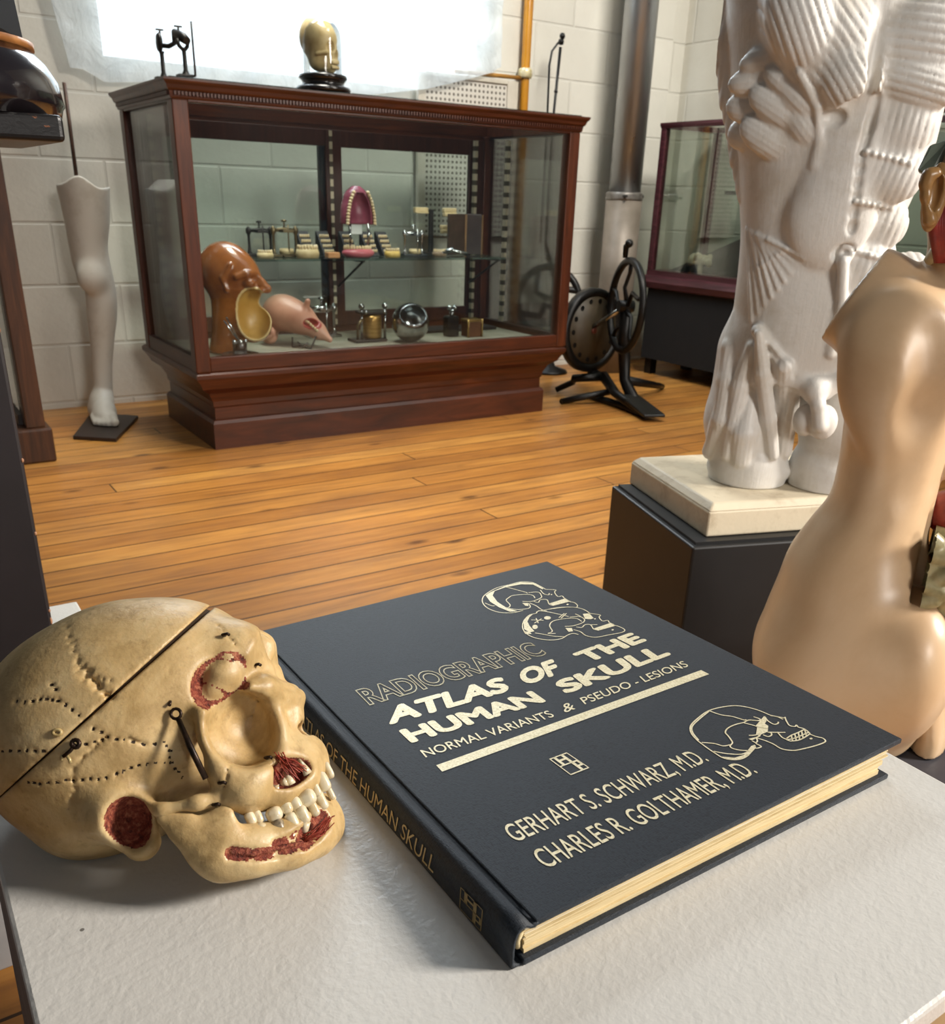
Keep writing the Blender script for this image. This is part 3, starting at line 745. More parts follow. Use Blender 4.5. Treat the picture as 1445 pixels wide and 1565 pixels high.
# clockwork dentist's engine: glass cylinder with brass works
x, y = .720, .27
t = thing('dental_motor', 'dark geared instrument with brass cylinder and steel knobs on the case floor', 'instrument', (x, y, ZD))
mk('base', G().box((x-.08, y-.035, ZD), (x+.045, y+.035, ZD+.010)), MDARK, t, bev=.002)
mk('brass_drum', G().lathe((x, y, ZD+.012), [(0, 0), (.034, 0), (.036, .004), (.036, .07), (.034, .078), (0, .08)], 28), pm('banded_brass', '8b6a35', 'b8955a', 10, .3, .8, stretch=(1, 1, 9)), t)
mk('top_plate', G().box((x-.05, y-.03, ZD+.095), (x+.05, y+.03, ZD+.103)), MDARK, t, bev=.002)
for dx in (-.046, .046):
    mk('pillar', G().cyl((x+dx, y-.015, ZD+.008), (x+dx, y-.015, ZD+.118), .005, 12), MSTEEL, t)
    mk('knob', G().ell((x+dx, y-.015, ZD+.122), .011, 12, 8), MSTEEL, t)
    mk('knob', G().ell((x+dx*.8, y-.032, ZD+.104), .007, 12, 8), MSTEEL, t)
mk('side_arm', G().tube([(x-.045, y-.02, ZD+.08), (x-.065, y-.02, ZD+.06), (x-.065, y-.02, ZD+.01)], .005, 10), MBRONZE, t)
# steel spherical vessel with a cut-out
x, y = .840, .20
t = thing('steel_sphere', 'polished steel sphere with a curved cut-out opening on the case floor', 'vessel', (x, y, ZD))
vol = Vol((-.075, -.075, -.003), (.075, .075, .15), .002)
vol.ell((0, 0, .068), (.068, .066, .068), k=.001).ell((0, 0, .068), (.0625, .0605, .0625), k=.001, mode='s')
vol.ell((-.012, -.045, .100), (.046, .055, .034), R=np.array([HU, HWv, V3(0, 0, 1)]), k=.002, mode='s').ell((.02, -.05, .118), (.02, .04, .012), R=np.array([HU, HWv, V3(0, 0, 1)]), k=.002, mode='s').half((0, 0, .0005), (0, 0, -1))
vs, q = vol.mesh(); skin('vessel', vs, q, MSTEEL, t, (np.eye(3), V3(x, y, ZD)), smooth_it=1)
# small copper box and black bottle
x, y = 1.13, .24
t = thing('copper_box', 'small copper-coloured box near the right end of the case floor', 'box', (x, y, ZD))
mk('box', G().box((x-.032, y-.025, ZD), (x+.032, y+.025, ZD+.055)), pm('copper_sheet', '5a3b2c', '77503a', 12, .35, .6), t, bev=.003)
mk('lid', G().box((x-.034, y-.027, ZD+.055), (x+.034, y+.027, ZD+.064)), MBRASS, t, bev=.002)
for dx in (-.032, .03): mk('corner_leg', G().cyl((x+dx, y-.027, ZD), (x+dx, y-.027, ZD+.066), .004, 10), MBRASS, t)
x, y = 1.055, .265
t = thing('black_bottle', 'black square bottle with steel stopper left of the copper box', 'bottle', (x, y, ZD))
mk('bottle', G().box((x-.026, y-.022, ZD), (x+.022, y+.022, ZD+.075)), pm('black_bottle_glass', '0c0d0f', '15171a', 10, .2), t, bev=.006)
mk('stopper', G().cyl((x, y, ZD+.075), (x, y, ZD+.090), .008, 14).ell((x-.010, y, ZD+.104), .010, 12, 8).ell((x+.012, y, ZD+.104), .010, 12, 8).ell((x, y, ZD+.094), .011, 12, 8), MSTEEL, t)
tag(mk('black_tray', G().box((.98, .36, ZD), (1.33, .47, ZD+.012)), MCHART, bev=.003), 'long low black tray lying at the back right of the case floor', 'tray')
# articulator at the back of the case floor, behind the wax face
x, y = .60, .43
t = articulator('articulator', 'steel articulator with round knobs on the case floor behind the wax face', x, y, ZD, 1.25, MSTEEL)

# on top of the case
ZT = 1.0245
x, y = -.0+.03, .04
t = thing('articulator_stand', 'blackened metal face-bow articulator standing on the left end of the case top', 'articulator', (.03, .06, ZT))
a = V3(.018, .110, ZT); b = V3(.045, -.0, ZT)
for p, nm in ((a, 'rear'), (b, 'front')):
    mk('foot', G().box((p[0]-.022, p[1]-.016, ZT), (p[0]+.022, p[1]+.016, ZT+.005)), MDARK, t, bev=.001)
    mk('post', G().lathe(p+V3(0, 0, .004), [(.012, 0), (.008, .006), (.0055, .012), (.0055, .055), (.008, .062)], 14), MDARK, t)
mk('disc', G().lathe(a+V3(-.004, 0, .086), [(0, -.006), (.016, -.005), (.019, 0), (.016, .005), (0, .006)], 18, axis=(1, 0, 0), sy=1.25), MDARK, t)
for p in (a+V3(0, 0, .108), b+V3(-.004, .02, .108)):
    mk('thumb_screw', G().cyl(p-V3(0, 0, .02), p+V3(0, 0, .008), .003, 8).box(p+V3(-.010, -.003, .006), p+V3(.010, .003, .010)), MDARK, t)
mk('arm', G().tube([a+V3(0, 0, .080), a+V3(.012, -.03, .076), b+V3(-.010, .045, .080), b+V3(-.008, .03, .100), b+V3(0, 0, .090), b+V3(.004, -.02, .080)], [.006, .006, .006, .013, .013, .010], 12), MDARK, t)
mk('fork', G().tube([b+V3(0, 0, .060), b+V3(-.012, 0, .070), b+V3(-.016, 0, .085)], .005, 10).tube([b+V3(0, 0, .060), b+V3(.010, 0, .070), b+V3(.012, 0, .085)], .005, 10), MDARK, t)
mk('rod', G().cyl(b+V3(.018, -.022, .002), b+V3(.018, -.022, .125), .0028, 10), MDARK, t)

# dome on ebonised base with a small skull
cx, cy = .385, -.0+.10
p = atz(507, 128, ZT); cx, cy = .462, .05
t = thing('glass_dome', 'small glass dome on an ebonised turned base standing on the case top', 'glass dome', (cx, cy, ZT))
mk('base', G().lathe((cx, cy, ZT), [(0, 0), (.078, 0), (.080, .006), (.076, .012), (.062, .016), (.060, .022), (.063, .028), (.070, .034), (.069, .042), (.058, .045), (0, .045)], 48), pm('ebonised_wood', '0e0d0d', '191716', 15, .2), t)
mk('dome', G().lathe((cx, cy, ZT+.045), [(.056, 0), (.056, .085), (.052, .108), (.040, .126), (.022, .137), (0, .141)], 40), glass_mat('dome_glass', (.97, .985, .98), .7), t)
t = thing('small_skull', 'small yellowed skull standing under the glass dome on the case top', 'skull', (cx, cy, ZT+.0455))
SM = (np.array([HU, HWv, V3(0, 0, 1)]), V3(cx-.006, cy+.004, ZT+.0455))
vol = Vol((-.065, -.055, -.002), (.065, .055, .145), .0018)
vol.ell((-.008, 0, .082), (.046, .038, .050), k=.008).ell((.014, 0, .072), (.032, .034, .038), k=.012)
vol.cap([(.030, .0, .045), (.030, 0, .016)], [.020, .015], k=.012).ell((.0, 0, .03), (.03, .028, .025), k=.015)
for sg in (-1, 1):
    vol.ell((.040, .016*sg, .060), (.014, .0105, .011), k=.003, mode='s')
    vol.cap([(.034, .026*sg, .046), (.008, .034*sg, .042)], .004, k=.004)
vol.ell((.050, 0, .044), (.012, .006, .010), k=.002, mode='s')
for a in np.linspace(-55, 55, 9):
    r_ = math.radians(a); vol.ell((.030+.020*math.cos(r_), .017*math.sin(r_), .026), (.003, .003, .006), k=.001)
    vol.ell((.030+.020*math.cos(r_), .017*math.sin(r_), .014), (.003, .003, .005), k=.001)
vol.half((0, 0, .0), (0, 0, -1))
vs, q = vol.mesh(); vs = vs*1.12; skin('skull', vs, q, pm('yellow_bone', 'b09a68', 'c8b585', 30, .45, bump=.15), t, SM, smooth_it=1)
# ================================================================== white table and the atlas
ZTB = .495
n = Nt('white_gloss_paint'); v = n.coord()
n.base(n.ramp(n.noise(v, 7, 4), [(.35, 'cbc9c4'), (.7, 'd4d2cd')])); n.pr(Roughness=.34)
h = n.math('ADD', n.math('MULTIPLY', n.noise(v, 420, 3, .5), .5), n.math('MULTIPLY', n.noise(v, 190, 3, .5, .4), .8))
n.bump(h, .4, .0008)
vo = n.new('ShaderNodeTexVoronoi'); n.link(v, vo.inputs['Vector']); vo.inputs['Scale'].default_value = 62
sc = n.new('ShaderNodeSeparateColor'); n.link(vo.outputs['Color'], sc.inputs[0])
spk = n.math('MULTIPLY', n.math('LESS_THAN', vo.outputs['Distance'], .055), n.math('GREATER_THAN', sc.outputs[0], .86))
n.base(n.mix(n.math('MULTIPLY', spk, .8), n.ramp(n.noise(v, 7, 4), [(.35, 'cbc9c4'), (.7, 'd4d2cd')]), '4a4640'))
MWT = n.m
MTS = pm('raw_board_side', 'a2855f', 'b59872', 30, .6, bump=.2)
X0, X1, Y0, Y1 = -.7845, -.3835, -2.5735, -2.19
t = thing('plinth_table', 'white painted plinth table under the skull and the dark blue atlas', 'table', ((X0+X1)/2, (Y0+Y1)/2, 0))
mk('table_top', G().box((X0, Y0, ZTB-.012), (X1, Y1, ZTB)), MWT, t, bev=.0018)
mk('front_panel', G().box((X0+.001, Y0+.001, 0), (X1-.001, Y0+.014, ZTB-.012)), MTS, t)
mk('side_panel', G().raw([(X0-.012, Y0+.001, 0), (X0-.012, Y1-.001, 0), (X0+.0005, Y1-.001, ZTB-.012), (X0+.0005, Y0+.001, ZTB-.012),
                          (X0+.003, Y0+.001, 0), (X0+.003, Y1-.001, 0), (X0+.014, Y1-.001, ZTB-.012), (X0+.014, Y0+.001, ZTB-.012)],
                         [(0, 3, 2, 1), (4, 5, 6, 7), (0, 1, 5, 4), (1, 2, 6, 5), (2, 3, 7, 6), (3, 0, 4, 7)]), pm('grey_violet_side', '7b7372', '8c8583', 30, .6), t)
mk('side_panel', G().box((X1-.014, Y0+.015, 0), (X1-.001, Y1-.001, ZTB-.012)), MWT, t)
mk('back_panel', G().box((X0+.015, Y1-.014, 0), (X1-.015, Y1-.001, ZTB-.012)), MWT, t)

BX, BY, BW, BH = -.634, -2.482, .234, .285
TX, TY = .0121, -.02497
ZC0 = .5133
def cz(u, v): return ZC0+TX*u+TY*v
NRM = nrm((-TX, -TY, 1.))
def cover(px, py, lift=.00025):
    d = ray(px, py); p0 = V3(BX, BY, ZC0+lift); tt = ((p0-CAM)@NRM)/(d@NRM); return CAM+d*tt
def spine_pt(px, py, lift=.0004): return atx(px, py, BX-.0008-lift)
def B(u, v, f): # f: 0 at the table, 1 at cover underside
    zt = cz(u, v)-.0028; zb = ZTB+.0030
    return V3(BX+u, BY+v, zb+(zt-zb)*f)
n = Nt('navy_book_cloth'); tc = n.new('ShaderNodeTexCoord')
def weave(sx, sy, sd):
    mp = n.new('ShaderNodeMapping'); mp.inputs['Scale'].default_value = (sx, sy, sd); n.link(tc.outputs['Object'], mp.inputs['Vector']); return n.noise(mp.outputs[0], 1, 2, .5)
wv = n.math('ADD', weave(2600, 500, 600), weave(500, 2600, 600))
n.base(n.mix(n.ramp(wv, [(.8, (0, 0, 0)), (1.2, (.45,)*3)]), n.ramp(n.noise(n.coord(), 14, 5), [(.35, '1b1f25'), (.7, '21262d')]), '333a43'))
n.pr(Roughness=.52); n.b.inputs['Specular IOR Level'].default_value = .28
n.b.inputs['Sheen Weight'].default_value = .06; n.b.inputs['Sheen Roughness'].default_value = .4
n.bump(wv, .5, .0003); MCL = n.m
n = Nt('gold_foil'); v = n.coord()
n.base(n.ramp(n.noise(v, 900, 3), [(.35, 'd6cba4'), (.6, 'f0e8cb')])); n.pr(Roughness=.45, Metallic=.2); MGO = n.m
MPG = pm('page_paper', 'e2cfa4', 'cdb687', 60, .75, stretch=(1, 1, 40))
MPG2 = pm('page_paper_pale', 'eadfc6', 'd8c9a8', 60, .75, stretch=(1, 1, 40))
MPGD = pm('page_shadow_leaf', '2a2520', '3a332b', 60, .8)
t = thing('atlas_book', 'large navy cloth hardback atlas with gold lettering lying on the white table', 'book', (BX+BW/2, BY+BH/2, ZTB))
def slab(g, u0, u1, v0, v1, f0, f1):
    vs = [B(u, v, f) for f in (f0, f1) for u, v in ((u0, v0), (u1, v0), (u1, v1), (u0, v1))]
    return g.raw(vs, [(3, 2, 1, 0), (4, 5, 6, 7), (0, 1, 5, 4), (1, 2, 6, 5), (2, 3, 7, 6), (3, 0, 4, 7)])
def board(g, u0, u1, v0, v1, top):
    vs = []
    for s_ in (0, 1):
        for u, v in ((u0, v0), (u1, v0), (u1, v1), (u0, v1)):
            z = (cz(u, v)-(.0028 if s_ == 0 else 0)) if top else ZTB+.0002+.0028*s_
            vs.append((BX+u, BY+v, z))
    return g.raw(vs, [(3, 2, 1, 0), (4, 5, 6, 7), (0, 1, 5, 4), (1, 2, 6, 5), (2, 3, 7, 6), (3, 0, 4, 7)])
mk('front_cover', board(G(), .0095, BW, 0, BH, True), MCL, t, bev=.0007)
mk('back_cover', board(G(), .004, BW-.006, -.001, BH, False), MCL, t, bev=.0007)
# rounded spine with a French groove
prof = [(.0100, -.0004), (.0088, -.0016), (.0074, -.0010), (.0050, .0006), (.0025, .0002), (.0006, -.0016), (-.0006, -.0046), (-.0010, -.009), (-.0008, -.0135)]
vs = []; nv = 24
for j in range(nv+1):
    v_ = BH*j/nv
    for u, dz in prof:
        k = (cz(0, v_)-ZTB)/.0183
        vs.append((BX+u, BY+v_, cz(0, v_)+dz*min(1, k) if dz > -.0134 else ZTB+.0005))
    vs.append((BX+.004, BY+v_, ZTB+.0002))
m_ = len(prof)+1
sp_ = mk('spine', G().raw(vs, [(j*m_+k, (j+1)*m_+k, (j+1)*m_+k+1, j*m_+k+1) for j in range(nv) for k in range(m_-1)], True), MCL, t)
md = sp_.modifiers.new('solid', 'SOLIDIFY'); md.thickness = .0012; md.offset = -1
# leaves: signatures of slightly different size so the edge reads as layered pages
random.seed(11); f = 0.; g1, g2, g3 = G(), G(), G()
while f < .985:
    th = random.choice((.03, .045, .06, .10)) if f > .33 else .16
    f1 = min(f+th, 1.); io = random.uniform(0, .0016); k = random.random()
    gg = g1 if f < .34 or k < .45 else (g2 if k < .8 else g2)
    slab(gg, .006, BW-.0045-.006*(1-f)-io*.8, .0012+io, BH-.004-io, f+.004, f1)
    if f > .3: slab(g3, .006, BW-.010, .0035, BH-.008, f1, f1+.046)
    f = f1+(.046 if f > .3 else .0)
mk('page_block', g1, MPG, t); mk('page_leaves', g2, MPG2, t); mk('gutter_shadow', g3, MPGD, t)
mk('headband', G().tube([(BX+.004, BY+.0035, ZTB+.006), (BX+.0035, BY+.0030, ZTB+.010), (BX+.006, BY+.0035, ZTB+.0135)], .0011, 8), MPG, t)

def text_mesh(s_, outline=0.):
    c = bpy.data.curves.new('txt', 'FONT'); c.body = s_
    c.size = 1; c.resolution_u = 4
    if outline: c.fill_mode = 'NONE'; c.bevel_depth = outline; c.bevel_resolution = 1; c.offset = .022
    else: c.fill_mode = 'FRONT'
    o = bpy.data.objects.new('txt', c); COL.objects.link(o)
    dg = bpy.context.evaluated_depsgraph_get(); ev = o.evaluated_get(dg); me = ev.to_mesh()
    vs = np.array([v.co for v in me.vertices]); fs = [tuple(p.vertices) for p in me.polygons]
    ev.to_mesh_clear(); bpy.data.objects.remove(o); bpy.data.curves.remove(c); return vs, fs
CAPH = None
def lettering(name, s_, BL, BR, TL, plane, bold=0., outline=0., parent=t, mat=MGO):
    vs, fs = text_mesh(s_, outline)
    ref, _ = text_mesh('H', outline); y0, y1 = ref[:, 1].min(), ref[:, 1].max()
    x0, x1 = vs[:, 0].min(), vs[:, 0].max()
    a = (vs[:, 0]-x0)/(x1-x0); b = (vs[:, 1]-y0)/(y1-y0)
    P0, P1, P2 = plane(*BL), plane(*BR), plane(*TL)
    # heavier lettering: the foil is laid down again slightly displaced
    g = G(); n_ = 0 if bold <= 0 else 8; hb = bold*.55/(y1-y0); wb = bold*.55/(x1-x0)
    for k in range(max(n_, 1)):
        da, db = (0, 0) if n_ == 0 else (wb*math.cos(k*math.pi/4), hb*math.sin(k*math.pi/4))
        lift = (NRM if plane is cover else V3(-1, 0, 0))*(k*2e-6)
        g.raw(P0+(a*(1-2*wb)+wb+da)[:, None]*(P1-P0)+(b*(1-2*hb)+hb+db)[:, None]*(P2-P0)+lift, fs)
    return mk(name, g, mat, parent)
lettering('title_lettering', 'RADIOGRAPHIC', (565.4, 1078), (838, 999.5), (542.6, 1054.8), cover, 0., .019)
lettering('title_lettering', 'ATLAS', (595.5, 1108), (781, 1055.5), (588, 1082.5), cover, .085)
lettering('title_lettering', 'OF', (802, 1048.5), (858.5, 1029), (790, 1025), cover, .085)
lettering('title_lettering', 'THE', (899, 1013.5), (990.4, 978.8), (874, 999.5), cover, .085)
lettering('title_lettering', 'HUMAN', (629.3, 1135.8), (836, 1071.9), (608.8, 1116.4), cover, .085)
lettering('title_lettering', 'SKULL', (866, 1061), (1027.3, 1000.2), (845, 1043), cover, .085)
lettering('subtitle_lettering', 'NORMAL VARIANTS', (651, 1157.5), (848.6, 1094.7), (641.9, 1146.8), cover, .012)
lettering('subtitle_lettering', '&', (864, 1089.5), (880, 1083.2), (858, 1077.5), cover, .012)
lettering('subtitle_lettering', 'PSEUDO - LESIONS', (894.5, 1076.5), (1053.7, 1017.9), (886, 1067), cover, .012)
lettering('author_lettering', 'GERHART S. SCHWARZ, M.D.', (788.7, 1287.3), (1084.8, 1162.5), (766.5, 1263.8), cover, .008)
lettering('author_lettering', 'CHARLES R. GOLTHAMER, M.D.', (836.3, 1327.4), (1159.2, 1180.5), (810.4, 1302.5), cover, .008)
lettering('spine_lettering', 'ATLAS OF THE HUMAN SKULL', (459, 1106), (662, 1335), (460.5, 1087), spine_pt, 0., mat=pm('dull_gold', 'c9b07c', 'e0cb9a', 300, .5, .3))
g = G().raw([cover(*p) for p in ((667, 1169.6), (676.2, 1179.2), (1084.4, 1030.3), (1072, 1024))], [(0, 1, 2, 3)])
mk('gold_bar', g, MGO, t)
def ribbon(g, pts, wd, plane, closed=False):
    P = [plane(*p) for p in pts]; nn = len(P)
    # resample with a Catmull-Rom so traced lines run smoothly
    Q = []
    for i in range(nn-1):
        a, b, c, d = P[max(i-1, 0)], P[i], P[i+1], P[min(i+2, nn-1)]
        for k in range(4):
            s_ = k/4; Q.append(.5*((2*b)+(c-a)*s_+(2*a-5*b+4*c-d)*s_**2+(3*b-a-3*c+d)*s_**3))
    Q.append(P[-1]); nrmv = NRM if plane is cover else V3(-1, 0, 0)
    L = []
    for i, q in enumerate(Q):
        d = Q[min(i+1, len(Q)-1)]-Q[max(i-1, 0)]
        s_ = np.cross(nrmv, d); ln = np.linalg.norm(s_); s_ = s_/ln if ln > 1e-12 else V3(0, 0, 0)
        L += [q-s_*wd/2, q+s_*wd/2]
    g.raw(L, [(2*i, 2*i+2, 2*i+3, 2*i+1) for i in range(len(Q)-1)])
def strip_plane(px, py): return spine_pt(px, py)
# publisher's emblem: a square holding H and P
def emblem(name, TL, TR, BR, BL, plane, wd, mat):
    TL, TR, BR, BL = [plane(*p) for p in (TL, TR, BR, BL)]; g = G()
    def q(s_, t_): return TL*(1-s_)*(1-t_)+TR*s_*(1-t_)+BR*s_*t_+BL*(1-s_)*t_
    def rect(s0, t0, s1, t1): g.raw([q(s0, t0), q(s0, t1), q(s1, t1), q(s1, t0)], [(0, 1, 2, 3)])
    w_ = wd
    for r in ((0, 0, 1, w_), (0, 1-w_, 1, 1), (0, 0, w_, 1), (1-w_, 0, 1, 1), (.19, 0, .33, .5), (.60, 0, .74, 1), (.33, .20, .60, .29),
              (w_, .47, .74, .52), (.74, .47, .95, .54), (.74, .70, .95, .78), (.88, .52, .98, .73)): rect(*r)
    return mk(name, g, mat, t)
emblem('publisher_emblem', (839.4, 1159.8), (866.4, 1149.7), (901.7, 1173.3), (872.9, 1184.7), cover, .05, MGO)
emblem('publisher_emblem', (704.1, 1354.9), (738.4, 1391), (735.3, 1424), (702.3, 1387.9), spine_pt, .035, pm('dull_gold_emblem', '9a8458', 'b49d6e', 300, .5, .3))
def art(name, org, sc, lines, fills, dots, wd):
    g = G(); pl = lambda a, b: cover(org[0]+a/sc, org[1]+b/sc)
    for ln in lines:
        P = [(org[0]+a/sc, org[1]+b/sc) for a, b in ln]; ribbon(g, P, wd, cover)
    for fl in fills: g.raw([pl(a, b) for a, b in fl], [tuple(range(len(fl)))])
    for a, b, rx, ry in dots: g.raw([pl(a+rx*math.cos(k*.5236), b-ry*math.sin(k*.5236)) for k in range(12)], [tuple(range(12))])
    return mk(name, g, MGO, t)
art('skull_emblem', (1030, 1050), 5.558, [
    [(820, 238), (700, 190), (560, 160), (440, 165), (300, 200), (200, 270), (145, 330), (150, 390), (200, 450), (270, 505), (350, 560), (430, 605), (520, 618), (590, 605), (640, 575)],
    [(300, 206), (215, 275), (158, 335), (163, 388), (213, 450)],
    [(300, 200), (400, 235), (500, 250), (600, 280), (615, 275)], [(600, 300), (640, 280), (720, 285), (740, 275)],
    [(600, 300), (520, 320), (460, 350), (440, 385), (460, 410), (490, 450), (500, 475), (480, 500), (500, 520), (560, 535), (630, 540)],
    [(240, 470), (350, 480), (420, 500), (480, 490)], [(340, 545), (450, 565), (580, 570), (640, 540)],
    [(600, 305), (680, 325), (740, 345), (800, 355)], [(820, 238), (940, 262), (945, 255), (960, 290), (985, 325), (1030, 335), (1045, 322), (1060, 340), (1110, 355), (1150, 385), (1160, 400)],
    [(775, 250), (800, 285), (850, 315), (885, 310), (890, 295)], [(820, 242), (880, 252), (930, 274)], [(680, 252), (720, 265), (740, 275)],
    [(760, 405), (800, 420), (830, 410), (830, 390), (800, 383), (880, 385), (950, 385)], [(880, 380), (920, 425), (950, 440), (980, 455), (1010, 458), (1080, 445), (1155, 400)],
    [(960, 437), (1000, 410), (1060, 385), (1110, 360)], [(970, 447), (1040, 430), (1150, 383)],
    [(1000, 412), (1012, 456)], [(1030, 398), (1042, 452)], [(1060, 387), (1072, 446)], [(1088, 374), (1102, 438)], [(1115, 362), (1130, 420)],
    [(640, 410), (690, 408), (740, 395)], [(700, 430), (780, 455), (850, 485), (920, 525), (1020, 538), (1120, 520), (1230, 490), (1290, 462), (1270, 435), (1230, 425), (1195, 415), (1160, 400)],
    [(705, 435), (712, 460), (700, 478), (745, 505), (700, 520), (690, 495)], [(665, 455), (705, 478)]],
    [[(400, 590), (520, 600), (600, 575), (660, 500), (690, 490), (700, 515), (650, 570), (600, 600), (520, 620), (440, 610)],
     [(770, 245), (790, 290), (775, 310), (805, 330), (800, 380), (720, 412), (700, 400), (710, 345), (700, 325), (740, 280)],
     [(635, 440), (700, 425), (745, 400), (735, 420), (665, 452)]], [(1168, 438, 14, 7)], .00075)
art('skull_emblem', (730, 880), 6.02, [
    [(630, 125), (560, 85), (500, 60), (400, 55), (300, 80), (180, 110), (90, 160), (50, 200), (50, 250), (100, 300), (200, 335), (320, 340), (420, 318)],
    [(70, 250), (130, 275), (160, 275)], [(250, 100), (330, 120), (440, 150), (460, 160)],
    [(530, 205), (510, 180), (450, 170), (330, 180), (290, 200), (265, 225), (300, 265), (290, 290), (250, 295)],
    [(290, 300), (380, 310), (480, 295), (470, 255), (415, 255)], [(415, 235), (500, 235), (580, 205), (590, 185), (560, 150), (470, 155)],
    [(580, 130), (610, 165), (655, 175), (660, 160)], [(630, 125), (720, 130), (710, 150), (740, 190), (780, 185), (800, 205), (850, 235)],
    [(520, 235), (560, 245), (580, 220), (640, 220), (660, 260), (700, 275)], [(480, 250), (540, 275), (590, 310), (640, 325)],
    [(600, 318), (740, 292), (850, 287), (910, 290), (920, 270), (890, 245), (850, 240)]],
    [[(610, 110), (520, 65), (400, 58), (250, 95), (110, 155), (75, 180), (120, 240), (200, 290), (300, 330), (370, 325), (270, 295), (185, 240), (140, 180), (160, 140), (260, 105), (400, 78), (510, 80), (600, 125)],
     [(660, 255), (800, 210), (860, 235), (700, 275)], [(415, 250), (465, 250), (470, 278), (440, 275)]], [(830, 263, 10, 6), (682, 172, 8, 5)], .0007)
art('skull_emblem', (730, 880), 6.02, [
    [(1035, 345), (980, 310), (900, 290), (800, 290), (680, 305), (560, 325), (540, 345), (480, 360), (430, 410), (415, 470), (440, 520), (500, 560), (600, 585), (700, 590), (780, 575), (830, 545), (880, 530), (930, 540)],
    [(560, 320), (640, 330), (760, 355), (840, 375)], [(960, 420), (920, 395), (860, 390), (760, 400), (690, 420), (665, 460), (690, 510), (650, 530), (720, 530)],
    [(530, 525), (620, 540), (700, 555), (800, 560)], [(495, 405), (610, 410)], [(540, 390), (560, 435)], [(525, 435), (590, 395)], [(750, 385), (800, 345)], [(770, 390), (820, 345)],
    [(805, 465), (880, 460), (970, 430), (985, 400), (940, 375), (850, 380)], [(1035, 345), (1130, 360), (1120, 380), (1150, 415), (1200, 410), (1215, 430), (1260, 450)],
    [(910, 470), (960, 475), (990, 450), (1040, 450), (1070, 490), (1110, 500)], [(885, 495), (950, 515), (1000, 550), (1090, 565), (1200, 545), (1330, 520), (1355, 495), (1300, 465), (1260, 455)], [(900, 350), (950, 372)], [(1040, 450), (1105, 448)]],
    [[(520, 345), (470, 365), (425, 420), (430, 490), (480, 520), (525, 510), (480, 460), (460, 420), (480, 380)], [(970, 350), (1030, 345), (1070, 390), (1040, 400), (990, 395)],
     [(1070, 485), (1220, 435), (1270, 460), (1110, 505)], [(810, 480), (870, 480), (880, 510), (840, 515)], [(425, 510), (480, 515), (500, 535), (440, 535)]],
    [(645, 387, 32, 16), (530, 470, 26, 20), (1245, 497, 11, 6), (1082, 396, 8, 5)], .0007)
# ================================================================== the anatomical skull on the table
SD0 = .388; SU = SD0/(FPX*2.58)
SC = atd(260, 1130, SD0)
_n = -nrm(ray(260, 1130)); _r = nrm(RGT-_n*(RGT@_n))
_th = math.radians(16); _r, _n = _r*math.cos(_th)+_n*math.sin(_th), _n*math.cos(_th)-_r*math.sin(_th); _u = np.cross(_n, _r)
SF = np.array([_r, _u, _n])                      # local axes: right, up, towards the viewer (the skull's near side)
def L(cx, cy, w=0.):
    """point of the skull seen at close-up coordinate (cx, cy), w units in front of its mid plane, in the skull's own axes"""
    d = ray(cx/2.58, 880+cy/2.58); tt = ((SC+_n*w*SU-CAM)@_n)/(d@_n)
    return SF@(CAM+d*tt-SC)
def mir(p): return V3(p[0], p[1], -p[2])
U = SU
AX_U = nrm(L(1040, 250)-L(35, 840)); AX_N = V3(0, 0, 1); AX_V = np.cross(AX_N, AX_U)     # front, lateral, vertex
RB = np.array([AX_U, AX_V, AX_N])
lo = V3(-.088, -.072, -.066); hi = V3(.092, .072, .070)
HS = .0009
vol = Vol(lo, hi, HS)
# braincase
vol.ell(L(500, 567, 0), (528*U, 462*U, 452*U), RB, k=.004)
vol.ell(L(330, 640, 0), (345*U, 395*U, 425*U), RB, k=.012)
vol.ell(L(760, 400, 0), (265*U, 270*U, 330*U), RB, k=.014)
vol.ell(L(470, 900, 0), (260*U, 150*U, 330*U), RB, k=.012)                     # skull base
# temporal hollow behind the orbit
vol.ell(L(770, 720, 450), (110*U, 180*U, 120*U), RB, k=.008, mode='s')
vol.ell(mir(L(770, 720, 430)), (110*U, 180*U, 120*U), RB, k=.008, mode='s')
